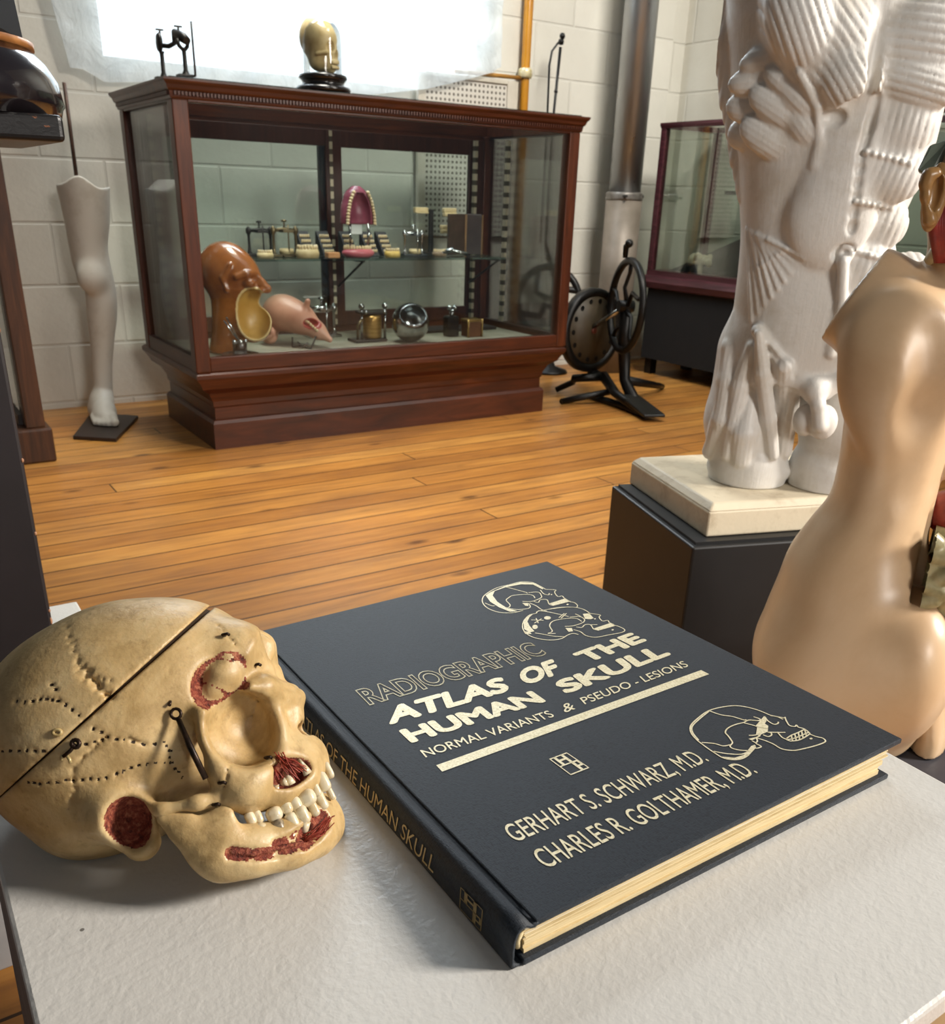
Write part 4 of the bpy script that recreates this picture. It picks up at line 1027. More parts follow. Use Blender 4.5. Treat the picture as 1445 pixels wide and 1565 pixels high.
# face: frontal bone, brow, maxilla
for sg in (1, -1):
    q = (lambda p: p) if sg > 0 else mir
    vol.cap([q(L(930, 330, 130)), q(L(1015, 385, 90))], [150*U, 70*U], k=.008)
    vol.cap([q(L(830, 545, 330)), q(L(930, 455, 300)), q(L(1040, 440, 190)), q(L(1125, 462, 60))], [30*U, 26*U, 34*U, 44*U], k=.006)      # brow ridge
    vol.cap([q(L(812, 545, 335)), q(L(835, 640, 350)), q(L(880, 760, 350)), q(L(960, 830, 330))], [34*U, 36*U, 50*U, 70*U], k=.006)       # lateral rim to cheekbone
    vol.ell(q(L(970, 815, 315)), (110*U, 78*U, 62*U), RB, k=.007)               # cheekbone
    vol.cap([q(L(900, 870, 345)), q(L(780, 895, 385)), q(L(640, 925, 385)), q(L(560, 915, 350))], [30*U, 22*U, 20*U, 30*U], k=.004)      # zygomatic arch
    vol.cap([q(L(1075, 480, 130)), q(L(1090, 600, 150)), q(L(1110, 700, 170))], [36*U, 30*U, 40*U], k=.006)                              # medial rim
    vol.cap([q(L(905, 735, 320)), q(L(1000, 752, 260)), q(L(1080, 735, 190))], [20*U, 18*U, 22*U], k=.004)                               # lower rim
    vol.cap([q(L(1100, 470, 40)), q(L(1168, 480, 15)), q(L(1165, 545, 22)), q(L(1160, 620, 40))], [32*U, 20*U, 12*U, 12*U], k=.004)      # nasal bone
    vol.cap([q(L(985, 890, 255)), q(L(1100, 845, 220)), q(L(1188, 795, 140)), q(L(1225, 755, 30))], [50*U, 56*U, 56*U, 46*U], k=.006)    # alveolar ridge
    vol.cap([q(L(1060, 760, 200)), q(L(1150, 720, 110)), q(L(1225, 690, 20))], [40*U, 30*U, 26*U], k=.006)
vol.cap([L(900, 720, 0), L(1120, 760, 0)], [210*U, 150*U], k=.01)
vol.ell(L(1000, 600, 0), (150*U, 160*U, 120*U), RB, k=.01)
# orbits and nose opening
orb = (L(962, 600, 330), (122*U, 146*U, 215*U))
for sg in (1, -1):
    c_ = orb[0] if sg > 0 else mir(orb[0])
    vol.ell(c_, orb[1], RB, k=.004, mode='s')
vol.ell(L(1170, 625, 0), (45*U, 55*U, 60*U), RB, k=.003, mode='s')
# frontal window: a sawn opening with a pale lobed mass inside
win = [(865, 262), (960, 330), (1012, 425), (975, 462), (915, 470), (835, 540), (772, 480), (785, 400), (840, 320)]
wc = L(890, 400, 330)
vol.ell(L(885, 400, 350), (132*U, 100*U, 120*U), np.array([nrm(L(960, 330)-L(790, 480)), nrm(L(960, 470)-L(830, 330)), (0, 0, 1)]), k=.0015, mode='s')
vol.ell(L(885, 395, 205), (92*U, 78*U, 110*U), RB, k=.002).ell(L(905, 330, 215), (50*U, 48*U, 80*U), RB, k=.003).ell(L(850, 455, 210), (66*U, 55*U, 95*U), RB, k=.003)
# ear region: mastoid with a deep red cavity
vol.cap([L(470, 930, 310), L(560, 1050, 280)], [120*U, 66*U], k=.008)
vol.cap([mir(L(470, 930, 310)), mir(L(560, 1050, 280))], [120*U, 66*U], k=.008)
mast = (L(505, 985, 400), (78*U, 92*U, 130*U)); RMA = np.array([nrm(L(560, 920)-L(430, 1000)), nrm(L(430, 920)-L(560, 1080)), (0, 0, 1)])
vol.ell(mast[0], mast[1], RMA, k=.003, mode='s')
# upper jaw opened to show the roots
mxc = (L(1150, 770, 235), (100*U, 54*U, 95*U)); RMX = np.array([nrm(L(1235, 705)-L(1075, 850)), nrm(L(1110, 720)-L(1170, 820)), (0, 0, 1)])
vol.ell(mxc[0], mxc[1], RMX, k=.002, mode='s')
# sutures, drilled dots
def surf(cx, cy, w0=620):
    for w_ in np.arange(w0, -200, -4):
        p = L(cx, cy, w_); i = np.round((p-vol.lo)/HS).astype(int)
        if (i >= 0).all() and (i < vol.n).all() and vol.d[tuple(i)] < 0: return p, w_
    return L(cx, cy, 0), 0
random.seed(5)
def wig(pts, step, am):
    out = []
    for (a, b), (c_, d_) in zip(pts[:-1], pts[1:]):
        n_ = max(1, int(math.hypot(c_-a, d_-b)/step))
        for k in range(n_): f = k/n_; out.append((a+(c_-a)*f+random.uniform(-am, am), b+(d_-b)*f+random.uniform(-am, am)))
    return out
for x, y in wig([(255, 180), (275, 240), (310, 330), (350, 400), (430, 480)], 9, 9):
    p, _ = surf(x, y); vol.ell(p, 5*U, k=.0006, mode='s')
for x, y in wig([(310, 350), (430, 440)], 7, 24)+wig([(330, 390), (440, 480)], 7, 20):
    p, _ = surf(x, y); vol.ell(p+V3(0, 0, 2*U), 6.5*U, k=.0008, mode='s')
for x, y in wig([(420, 630), (340, 700), (285, 760), (300, 850), (265, 920)], 9, 6)+wig([(500, 640), (590, 670)], 8, 5)+wig([(860, 200), (950, 290)], 9, 5)+wig([(1020, 460), (1000, 560)], 9, 4)+wig([(905, 745), (865, 905)], 9, 4):
    p, _ = surf(x, y); vol.ell(p, 5*U, k=.0005, mode='s')
dots = [(205, 430), (220, 450), (230, 495), (260, 510), (285, 530), (310, 552), (330, 573), (10, 692), (42, 691), (75, 690), (107, 690), (140, 690), (172, 690), (204, 690),
        (370, 605), (400, 618), (425, 637), (460, 645), (490, 648), (525, 655), (565, 665), (610, 663), (650, 657), (660, 672), (672, 690), (672, 715), (675, 738), (690, 760), (705, 775), (720, 795),
        (340, 665), (372, 657), (403, 648), (110, 815), (135, 817), (160, 820), (190, 818), (225, 818), (262, 808), (290, 803), (325, 803), (355, 800), (390, 803), (420, 797), (458, 780), (487, 770), (517, 757), (548, 745), (580, 742), (615, 740), (650, 740),
        (65, 495), (95, 500), (130, 495), (160, 490), (185, 488), (205, 490)]
DOTP = [surf(x, y)[0] for x, y in dots]
for p in DOTP: vol.ell(p, (6.5*U, 6.5*U, 9*U), k=.0004, mode='s')
hits = {k: surf(*k)[0] for k in ((670, 495), (702, 545), (815, 800), (305, 662), (265, 712), (230, 618), (888, 237), (1048, 266), (1012, 356), (874, 820), (850, 905), (1055, 720), (1020, 695), (835, 625))}
# hollow the braincase, then saw the cap off
TN, TP_ = SF@V3(0, 0, 1), SF@(V3(0, 0, ZTB+.0003)-V3(0, 0, SC[2]))
vol.half(TP_, -TN)
solid = vol.d.copy()
vol.ell(L(420, 560, 0), (400*U, 385*U, 340*U), RB, k=.002, mode='s')
P0_, P1_ = L(35, 842), L(815, 150); CL = SF@(CAM-SC); cutn = nrm(np.cross(P0_-CL, P1_-CL))
if cutn@(L(200, 300)-P0_) < 0: cutn = -cutn
full = vol.d.copy()
n = Nt('old_bone'); v = n.coord((1, 1, 1))
c1 = n.ramp(n.noise(v, 38, 6, .62, .5), [(.3, '9a7d4c'), (.52, 'c0a270'), (.75, 'd0b88a')])
c2 = n.mix(n.ramp(n.noise(v, 150, 5, .7), [(.55, (0, 0, 0)), (.8, (.7,)*3)]), c1, '795d33')
n.base(c2); n.pr(Roughness=n.ramp(n.noise(v, 60, 4), [(.3, (.36,)*3), (.7, (.55,)*3)]))
n.b.inputs['Subsurface Weight'].default_value = .12; n.b.inputs['Subsurface Radius'].default_value = (.004, .002, .001); n.b.inputs['Subsurface Scale'].default_value = 1
n.bump(n.math('ADD', n.noise(v, 260, 5, .6), n.math('MULTIPLY', n.noise(v, 70, 4), .8)), .28, .0012); MBONE = n.m
n = Nt('red_painted_spongy_bone'); v = n.coord()
n.base(n.ramp(n.noise(v, 420, 5, .7), [(.32, '3a150d'), (.5, '8a3a26'), (.68, 'c07a58')])); n.pr(Roughness=.6); n.bump(n.noise(v, 420, 5, .7), 1., .002); MRED = n.m
MHOLE = pm('dark_hole', '2b1d0f', '3a2816', 50, .8)
MTOO = pm('tooth_enamel', 'd9cdb0', 'c2a877', 160, .22, lo=.45, hi=.75)
MTOO.node_tree.nodes['Principled BSDF'].inputs['Coat Weight'].default_value = .4
MWIRE = pm('dark_wire', '1d1612', '3b2a1e', 200, .4, .7)
MLINE = pm('red_pencil_edge', 'a2452e', 'b95a3e', 200, .6)
t = thing('anatomical_skull', 'yellowed anatomical skull with sawn cap and red cut openings lying on white table', 'skull', (*(SC-np.array((0, 0, 0)))[:2], ZTB))
SM_ = (SF, SC)
def paint(c):
    m = np.zeros(len(c), int)
    def ins(cc, rr, R_, s_=1.03):
        q = (c-cc)@np.asarray(R_).T; return ((q/(np.asarray(rr)*s_))**2).sum(1) < 1
    m[ins(mast[0], mast[1], RMA)] = 1
    m[ins(mxc[0], mxc[1], RMX)] = 1
    RW = np.array([nrm(L(960, 330)-L(790, 480)), nrm(L(960, 470)-L(830, 330)), (0, 0, 1)])
    q = (c-L(885, 400, 350))@RW.T; e = ((q/np.array([132*U, 100*U, 120*U]))**2).sum(1)
    bul = ((((c-L(885, 395, 205))@RB.T)/np.array([92*U, 78*U, 110*U]))**2).sum(1)
    b2 = ((((c-L(905, 330, 215))@RB.T)/np.array([50*U, 48*U, 80*U]))**2).sum(1); b3 = ((((c-L(850, 455, 210))@RB.T)/np.array([66*U, 55*U, 95*U]))**2).sum(1)
    m[(e < 1.05) & (np.minimum(np.minimum(bul, b2), b3) > 1.12)] = 1
    for p in DOTP: m[((c-p)**2).sum(1) < (6.2*U)**2] = 2
    return m
cutn2 = nrm(np.cross(P0_-CL, P1_+cutn*.0014-CL)); cutn2 = cutn2 if cutn2@cutn > 0 else -cutn2
for nm, nn_, q0 in (('skull_cap', -cutn2, P0_+cutn*.0003), ('cranium', cutn, P0_-cutn*.0001)):
    vol.d = full.copy()
    vol.half(q0, nn_, k=.0003)
    vs, q = vol.mesh(); skin(nm, vs, q, [MBONE, MRED, MHOLE], t, SM_, paint=paint, smooth_it=1)
vol.d = solid+.0022  # dark sheet added inside the saw gap, standing in for its shade
vol.half(P0_+cutn*.0022, cutn, k=.0002); vol.half(P0_-cutn*.0012, -cutn, k=.0002)
vs, q = vol.mesh(); skin('saw_cut_shade', vs, q, MHOLE, t, SM_, smooth_it=1)
# lower jaw
vj = Vol(V3(-.02, -.075, -.06), V3(.092, .0, .06), HS)
for sg in (1, -1):
    q = (lambda p: p) if sg > 0 else mir
    vj.cap([q(L(640, 955, 395)), q(L(730, 1000, 385)), q(L(810, 1060, 370)), q(L(880, 1120, 345))], [24*U, 46*U, 66*U, 56*U], k=.006, flat=((0, 0, 1), .45))
    vj.cap([q(L(880, 945, 370)), q(L(860, 1010, 365)), q(L(860, 1080, 355))], [34*U, 62*U, 70*U], k=.006, flat=((0, 0, 1), .4))
    vj.cap([q(L(880, 1112, 330)), q(L(1010, 1104, 290)), q(L(1150, 1068, 220)), q(L(1240, 1018, 110)), q(L(1258, 985, 0))], [50*U, 48*U, 54*U, 60*U, 66*U], k=.012)
    vj.cap([q(L(900, 1040, 345)), q(L(1010, 1050, 290)), q(L(1120, 1015, 230)), q(L(1220, 960, 120)), q(L(1262, 925, 0))], [44*U, 46*U, 44*U, 46*U, 46*U], k=.006)
vj.cap([q_ for q_ in (L(930, 1032, 325), L(1010, 1042, 300), L(1100, 1030, 255), L(1180, 994, 200), L(1245, 946, 110), L(1272, 915, 10))], [28*U, 32*U, 32*U, 32*U, 32*U, 30*U], k=.005)
vj.cap([L(1225, 1000, 60), L(1258, 975, 0)], [62*U, 66*U], k=.006)
# cut-open body and chin
def surfj(cx, cy, up=6):
    for w_ in np.arange(520, -100, -4):
        p = L(cx, cy, w_); i = np.round((p-vj.lo)/HS).astype(int)
        if (i >= 0).all() and (i < vj.n).all() and vj.d[tuple(i)] < 0: return L(cx, cy, w_+up)
    return L(cx, cy, 60)
jcuts = [([surfj(x, y) for x, y in ((915, 1096), (1000, 1104), (1100, 1092), (1190, 1058))], 24*U), ([surfj(x, y, 24) for x, y in ((1215, 1035), (1250, 1000), (1285, 955))], 46*U), ([surfj(x, y) for x, y in ((1095, 1060), (1150, 1042), (1205, 1005))], 20*U)]
for P_, r_ in jcuts: vj.cap(P_, r_, k=.0012, mode='s')
vj.cap([jcuts[0][0][0]-V3(0, -.0005, .002), jcuts[0][0][1]-V3(0, -.0005, .002), jcuts[0][0][3]-V3(0, -.0005, .002)], [9*U, 9*U, 8*U], k=.001)
def dseg(c, P_):
    d = np.full(len(c), 9.)
    for a_, b_ in zip(P_[:-1], P_[1:]):
        ba = b_-a_; h_ = np.clip(((c-a_)@ba)/(ba@ba), 0, 1); d = np.minimum(d, np.linalg.norm(c-a_-h_[:, None]*ba, axis=1))
    return d
def paintj(c):
    m = np.zeros(len(c), int)
    for P_, r_ in jcuts: m[dseg(c, P_) < r_*1.04] = 1
    return m
vj.half(TP_, -TN)
vs, q = vj.mesh(); skin('lower_jaw', vs, q, [MBONE, MRED], t, SM_, paint=paintj, smooth_it=1)
# teeth: (x, y, half width, half height, w)
def tooth(nm, x, y, rx, ry, w_, m=None, tilt=-.5):
    p = SC+L(x, y, w_)@SF; a = nrm(V3(math.cos(tilt), -math.sin(tilt), 0)@SF); b = nrm(np.cross(_n, a)); R_ = np.array([a, b, _n]).T
    vt = Vol(V3(-rx*1.5*U, -ry*1.5*U, -rx*2*U), V3(rx*1.5*U, ry*1.5*U, rx*2*U), .00055)
    rx, ry = rx*1.1, ry*1.08; vt.box((0, 0, 0), (rx*U, ry*U, rx*.95*U), rnd=min(rx, ry)*.78*U, k=.0005)
    vv, qq = vt.mesh(); skin(nm, vv, qq, m or MTOO, t, (R_.T, p), smooth_it=2)
for x, y, rx, ry, w_ in ((988, 956, 17, 25, 300), (1018, 950, 15, 24, 285), (1082, 940, 27, 25, 268), (1130, 913, 19, 24, 243), (1166, 902, 21, 28, 222), (1212, 876, 30, 30, 190), (1245, 838, 14, 30, 150), (1274, 812, 22, 36, 110), (1296, 765, 13, 30, 45), (1297, 770, 13, 30, -20)):
    tooth('upper_tooth', x, y, rx, ry, w_)
for x, y, rx, ry, w_ in ((1028, 1010, 28, 30, 300), (1098, 992, 24, 28, 278), (1152, 966, 20, 30, 250), (1193, 943, 22, 34, 225), (1236, 915, 16, 32, 180), (1266, 886, 19, 36, 132), (1296, 842, 12, 42, 55), (1300, 850, 12, 40, -20)):
    tooth('lower_tooth', x, y, rx, ry, w_, pm('filled_tooth', '4a4238', 'a8977a', 300, .3) if x == 1098 else None)
# exposed roots and red fibres
for a, b, c_, d_, w_ in ((1075, 850, 1100, 830, 235), (1110, 830, 1130, 800, 230), (1135, 800, 1150, 812, 215), (1190, 750, 1215, 772, 170), (1055, 870, 1075, 855, 240)):
    mk('tooth_root', G().tube([SC+L(a-10, b-25, w_)@SF, SC+L((a+c_)/2, (b+d_)/2, w_+22)@SF, SC+L(c_, d_+10, w_+20)@SF], [6*U, 14*U, 18*U], 10), MTOO, t)
for a, b, w_ in ((1205, 1010, 200), (1150, 1050, 235)):
    mk('tooth_root', G().tube([SC+L(a, b-40, w_+25)@SF, SC+L(a-4, b-8, w_+22)@SF, SC+L(a-8, b+12, w_+10)@SF], [20*U, 15*U, 5*U], 10), MTOO, t)
g = G(); random.seed(9)
def fibre(x0, y0, x1, y1, w_, n_, sp):
    for _ in range(n_):
        a = (x0+random.uniform(-sp, sp), y0+random.uniform(-sp, sp)); b = (x1+random.uniform(-sp*1.6, sp*1.6), y1+random.uniform(-sp, sp))
        m = ((a[0]+b[0])/2+random.uniform(-12, 12), (a[1]+b[1])/2+random.uniform(-12, 12))
        g.tube([SC+L(*a, w_)@SF, SC+L(*m, w_+random.uniform(0, 30))@SF, SC+L(*b, w_)@SF], 2.0*U, 5, cap=False)
fibre(1100, 710, 1170, 790, 225, 16, 18); fibre(1100, 720, 1190, 760, 225, 10, 14); fibre(1080, 760, 1120, 820, 235, 8, 12)
fibre(1215, 1050, 1300, 960, 205, 12, 16); fibre(1190, 1040, 1260, 1010, 228, 10, 14)
tag(mk('red_fibres', g, pm('red_fibre', '7c2317', 'a8452f', 300, .5), t), kind='stuff')
# fittings: spring hook, eyelets, pins
def W(p, up=0.): return SC+(p+V3(0, 0, up*U))@SF
a, b, c_ = hits[(670, 495)], hits[(702, 545)], hits[(815, 800)]
cb_ = L(815, 800, 400)
sh = mk('spring_hook', G().tube([W(L(708, 560, b[2]/U), 22), W((b+cb_)/2, 30), W(cb_, 10)], [9*U, 12*U, 11*U], 10), MWIRE, t)
ringp = [W(L(702+20*math.cos(k*.5236), 545+20*math.sin(k*.5236), b[2]/U), 26) for k in range(12)]
mk('ring', G().tube(ringp, 6*U, 8, closed=True), MWIRE, sh); mk('pin', G().tube([W(a, -5), W(L(680, 512, b[2]/U), 34)], 6*U, 8), MWIRE, sh)
e = hits[(305, 662)]; ringp = [W(L(305+15*math.cos(k*.5236), 662+15*math.sin(k*.5236), e[2]/U), 16) for k in range(12)]
hk = mk('cap_hook', G().tube(ringp, 8*U, 8, closed=True).tube([W(e, 14), W(L(285, 690, e[2]/U), 18), W(L(255, 712, e[2]/U), 10)], 7*U, 8), MWIRE, t)
e = hits[(265, 712)]; mk('catch', G().tube([W(L(x, y, e[2]/U), 14) for x, y in ((250, 728), (252, 708), (268, 705), (280, 722), (285, 738))], 6*U, 8), pm('pale_brass_catch', 'c9b88a', 'a8925e', 100, .35, .3), t)
e = hits[(230, 618)]; mk('eyelet', G().tube([W(L(230+16*math.cos(k*.5236), 618+11*math.sin(k*.5236), e[2]/U), 10) for k in range(12)], 6*U, 8, closed=True), pm('bone_eyelet', 'c4ae7c', 'a58c58', 100, .4), t)
for k in ((888, 237), (1048, 266), (1012, 356), (874, 820), (850, 905), (1055, 720)):
    e = hits[k]; mk('wire_pin', G().tube([W(e, -8), W(e+V3(-6*U, 3*U, 0), 14), W(e+V3(12*U, 6*U, 0), 20), W(e+V3(18*U, 2*U, 0), 12)], 6*U, 8), MWIRE, t)
# the frontal flap on the far side of the brow
vf = Vol(V3(.02, .02, -.03), V3(.09, .075, .05), HS)
vf.cap([L(965, 250, -40), L(1030, 290, -60), L(1035, 345, -40)], [46*U, 44*U, 34*U], k=.006, flat=(nrm(V3(.3, -.2, 1)), .8))
vs, q = vf.mesh(); skin('brow_flap', vs, q, MBONE, t, SM_, smooth_it=1)
# ================================================================== plaster flayed figure on a black pedestal
class Frame:
    """upright local frame at a point: a = to the right, b = towards the camera (both level), z up"""
    def __init__(s, px, py, d):
        s.O = atd(px, py, d); v = V3(*(CAM-s.O)[:2], 0); s.b = nrm(v); s.a = np.cross(V3(0, 0, 1), s.b)
        s.F = np.array([s.a, s.b, V3(0, 0, 1)]); s.M = (s.F, s.O)
    def p(s, px, py, b=0.):
        """local point seen at (px, py) lying b metres in front of the frame's plane"""
        d = ray(px, py); tt = ((s.O+s.b*b-CAM)@s.b)/(d@s.b); return s.F@(CAM+d*tt-s.O)
    def w(s, q): return s.O+np.asarray(q, float)@s.F
PD = 1.2
P0 = atd(1060.3, 832.8, PD); zp = P0[2]
PL = atz(935.8, 738.5, zp); ea = nrm(PL-P0); eb = V3(ea[1], -ea[0], 0)
if eb@RGT < 0: eb = -eb
Lp, Wp = np.linalg.norm(PL-P0), .36
MBK = pm('black_pedestal_paint', '08080a', '0e0e10', 14, .5, bump=.08, bscale=60)
ctr = P0+ea*Lp/2+eb*Wp/2
def quadbox(g, c0, ea_, eb_, la, lb, z0, z1, ins=0., top_ins=0.):
    vs = []
    for z, i_ in ((z0, ins), (z1, top_ins)):
        for s_, t_ in ((i_, i_), (la-i_, i_), (la-i_, lb-i_), (i_, lb-i_)):
            p = c0+ea_*s_+eb_*t_; vs.append((p[0], p[1], z))
    return g.raw(vs, [(0, 1, 2, 3), (7, 6, 5, 4), (4, 5, 1, 0), (5, 6, 2, 1), (6, 7, 3, 2), (7, 4, 0, 3)])
t = thing('pedestal', 'black painted box pedestal carrying the white plaster figure', 'pedestal', (ctr[0], ctr[1], 0))
mk('box', quadbox(G(), P0, ea, eb, Lp, Wp, 0, zp-.004), MBK, t, bev=.003)
mk('top_panel', quadbox(G(), P0+ea*.008+eb*.008, ea, eb, Lp-.016, Wp-.016, zp-.004, zp), MBK, t)
# figure
n = Nt('aged_plaster'); v = n.coord()
n.base(n.mix(n.ramp(n.noise(v, 14, 6, .65), [(.48, (0, 0, 0)), (.78, (.6,)*3)]), n.ramp(n.noise(v, 5, 4), [(.35, 'cdcac4'), (.7, 'dbd9d5')]), 'a89a82'))
n.pr(Roughness=.48); n.b.inputs['Coat Weight'].default_value = .12; n.b.inputs['Coat Roughness'].default_value = .3
n.bump(n.math('ADD', n.noise(v, 160, 5, .6), n.math('MULTIPLY', n.noise(n.coord((1, 1, .10)), 230, 4, .6), 1.2)), .25, .0015); MPL = n.m
n = Nt('plinth_plaster'); v = n.coord()
n.base(n.mix(n.ramp(n.noise(v, 22, 6, .7), [(.5, (0, 0, 0)), (.75, (.7,)*3)]), 'c8bca4', '96856a')); n.pr(Roughness=.55); n.bump(n.noise(v, 90, 5), .25, .002); MPP = n.m
Fq = Frame(1190, 742, PD+.12)
t = thing('plaster_figure', 'white plaster flayed male torso with ribbed muscles standing on the black pedestal', 'statue', tuple(ctr[:2])+(zp+.0005,))
Q0 = atz(1079, 821.5, zp); QL = atz(962, 739, zp); qa = nrm(QL-Q0); qb = V3(qa[1], -qa[0], 0); qb = qb if qb@RGT > 0 else -qb
la = np.linalg.norm(QL-Q0); lb = Wp-.03; ph = .047; ch = .010
g = quadbox(G(), Q0, qa, qb, la, lb, zp+.0005, zp+ph-ch); quadbox(g, Q0, qa, qb, la, lb, zp+ph-ch, zp+ph, 0, ch)
mk('plinth', g, MPP, t, bev=.0025)
zt0 = zp+ph-Fq.O[2]
f = lambda px, py, b=0.: Fq.p(px, py, b)
vq = Vol((-.165, -.15, zt0-.004), (.29, .16, .80), .0016)
rows = []
for py, xl, xr, rb, bc in ((690, 1100, 1205, .055, .0), (620, 1112, 1235, .062, .0), (575, 1116, 1290, .072, .0), (520, 1117, 1370, .082, 0), (470, 1122, 1395, .084, 0), (420, 1128, 1388, .082, 0), (367, 1132, 1370, .080, 0), (300, 1130, 1395, .085, .0), (250, 1128, 1420, .092, 0), (180, 1120, 1440, .100, 0), (100, 1116, 1455, .105, 0), (20, 1112, 1460, .105, 0), (-60, 1120, 1450, .10, 0), (-120, 1160, 1420, .08, 0)):
    A, B_ = f(xl, py, bc), f(xr, py, bc); rows.append(((A[2]+B_[2])/2, (A[0]+B_[0])/2, bc, (B_[0]-A[0])/2, rb))
vq.loft([r for r in rows if r[0] > rows[2][0]-.001], 2, k=.004, pw=2.3)
PX = PD*1.1/FPX                                    # metres per pixel on the figure
def sb(px, py):
    """depth of the figure's present surface at a pixel"""
    for b_ in np.arange(.158, -.12, -.002):
        p = f(px, py, b_); i = np.round((p-vq.lo)/vq.h).astype(int)
        if (i >= 0).all() and (i < vq.n).all() and vq.d[tuple(i)] < 0: return b_
    return 0.
def im(dx, dy): return nrm(V3(dx, 0, -dy))          # image direction (right, down) in the frame
def mus(px, py, rx, ry, rb=.018, ang=0, lift=-.006, fib=None, wl=.0075, am=.0011, k=.005, mode='u'):
    """a muscle: ellipsoid on the surface; ang = long-axis angle (degrees, image, down positive); fib = fibre direction for the ribbing"""
    c = f(px, py, sb(px, py)+lift); a_ = math.radians(ang)
    R_ = np.array([im(math.cos(a_), math.sin(a_)), V3(0, 1, 0), im(-math.sin(a_), math.cos(a_))])
    st = None
    if fib is not None:
        d = im(math.cos(math.radians(fib)), math.sin(math.radians(fib))); st = (np.cross(V3(0, 1, 0), d), wl, am)
    vq.ell(c, (rx*PX, rb, ry*PX), R_, k=k, mode=mode, stripe=st)
# thighs
for py0, pts, r_ in ((0, [(1165, 540), (1140, 640), (1140, 720)], [.062, .055, .050]), (1, [(1300, 560), (1285, 640), (1275, 700)], [.062, .052, .050])):
    bb = (.0, -.02)[py0]; vq.cap([f(*p, bb) for p in pts], r_, k=.02)
for c_, bb, rr in (((1142, 722), 0., .060), ((1268, 700), -.02, .058)):
    q_ = f(*c_, bb); vq.ell((q_[0], q_[1], zt0+.018), (rr, rr*.85, .034), k=.004)
    vq.cap([(q_[0], q_[1], zt0), (q_[0], q_[1], zt0+.028)], rr*.93, k=.003)
# side strip of the back and arm stump
vq.cap([f(1122, -40, -.01), f(1118, 60, .0), f(1122, 150, .0), f(1130, 240, .01), f(1134, 300, .02)], [.026, .024, .018, .012, .006], k=.006, stripe=(im(1, .12), .008, .0010))
# chest
mus(1262, 60, 105, 62, .040, 50, -.018, fib=48, wl=.0092, am=.0013, k=.006)
mus(1225, 30, 60, 40, .030, 60, -.014, fib=62, wl=.0085, am=.0015)
mus(1300, 120, 40, 34, .022, 40, -.010, fib=52, wl=.008, am=.0014)
mus(1402, 70, 62, 80, .036, 80, -.016, fib=8, wl=.0095, am=.0014, k=.006)
mus(1400, 125, 55, 28, .022, 12, -.008, fib=14, wl=.008, am=.0013)
mus(1342, 70, 9, 95, .012, 0, .004, mode='s', k=.006)
# serratus and outer oblique slips
for px, py, rx, ry, an in ((1168, 92, 30, 16, -14), (1158, 122, 36, 18, -10), (1146, 165, 30, 20, 6), (1136, 205, 20, 20, 14), (1200, 128, 30, 15, 32), (1196, 165, 46, 22, 24), (1180, 210, 44, 24, 22), (1225, 150, 34, 18, 34), (1232, 190, 30, 20, 40)):
    mus(px, py, rx, ry, .014, an, -.0065, fib=an+6, wl=.0062, am=.0006, k=.004)
vq.cap([f(1222, 110, sb(1222, 110)), f(1250, 165, sb(1250, 165)+.002), f(1252, 215, sb(1252, 215)), f(1245, 250, sb(1245, 250))], .005, k=.003)
mus(1300, 240, 46, 80, .020, 8, -.010, k=.014)
mus(1272, 330, 52, 60, .018, 4, -.010, k=.014)
mus(1316, 168, 24, 20, .012, 0, .004, mode='s', k=.006); mus(1275, 180, 14, 10, .008, 0, .002, mode='s', k=.004)
# straight abdominal: three ribbed blocks beyond the midline
for px, py, rx, ry, an in ((1378, 188, 42, 44, 4), (1356, 262, 46, 38, 14), (1338, 340, 40, 38, 12), (1318, 410, 34, 34, 8)):
    mus(px, py, rx, ry, .020, an, -.007, fib=90+an, wl=.0085, am=.0009, k=.006)
for a_, b__ in (((1340, 155), (1318, 236)), ((1318, 236), (1300, 370))):
    n_ = 6
    for k in range(n_): mus(a_[0]+(b__[0]-a_[0])*k/n_, a_[1]+(b__[1]-a_[1])*k/n_, 6, 10, .007, 0, .003, mode='s', k=.003)
for k in range(7): mus(1325+11*k, 232+3*k, 4, 4, .0045, 0, .001, k=.002); mus(1308+9*k, 308+1.5*k, 4, 4, .0045, 0, .002, k=.002); mus(1306+8*k, 384+2*k, 4, 4, .0045, 0, .002, k=.002)
# navel
mus(1290, 388, 14, 13, .008, 0, .0, mode='s', k=.004)
for k in range(10): mus(1293+9*math.cos(k*.628), 388+11*math.sin(k*.628), 4, 4, .005, 0, .002, k=.002)
mus(1294, 389, 4, 6, .006, 0, .0, k=.002)
# lower oblique fan, flank and groin folds
for k in range(9): 
    x0, y0, x1, y1 = 1142+4*k, 350+2*k, 1150+10*k, 490-12*k
    vq.cap([f(x0, y0, sb(x0, y0)-.001), f((x0+x1)/2, (y0+y1)/2, sb((x0+x1)/2, (y0+y1)/2)+.0005), f(x1, y1, sb(x1, y1)-.001)], .0030, k=.002)
mus(1380, 430, 36, 40, .02, 50, -.008, fib=55, wl=.0085, am=.0013)
vq.cap([f(1290, 400, sb(1290, 400)), f(1287, 470, sb(1287, 470)+.001), f(1270, 540, sb(1270, 540))], .007, k=.005)
vq.cap([f(1158, 505, sb(1158, 505)+.004), f(1200, 560, sb(1200, 560)+.006), f(1242, 600, sb(1242, 600)+.004)], [.008, .007, .006], k=.006)
for k in range(8): mus(1172+9*k, 535+9*k, 8, 6, .008, 45, .004, mode='s', k=.004)
vq.cap([f(1340, 520, sb(1340, 520)), f(1290, 575, .06), f(1262, 600, .06)], [.012, .012, .010], k=.006)
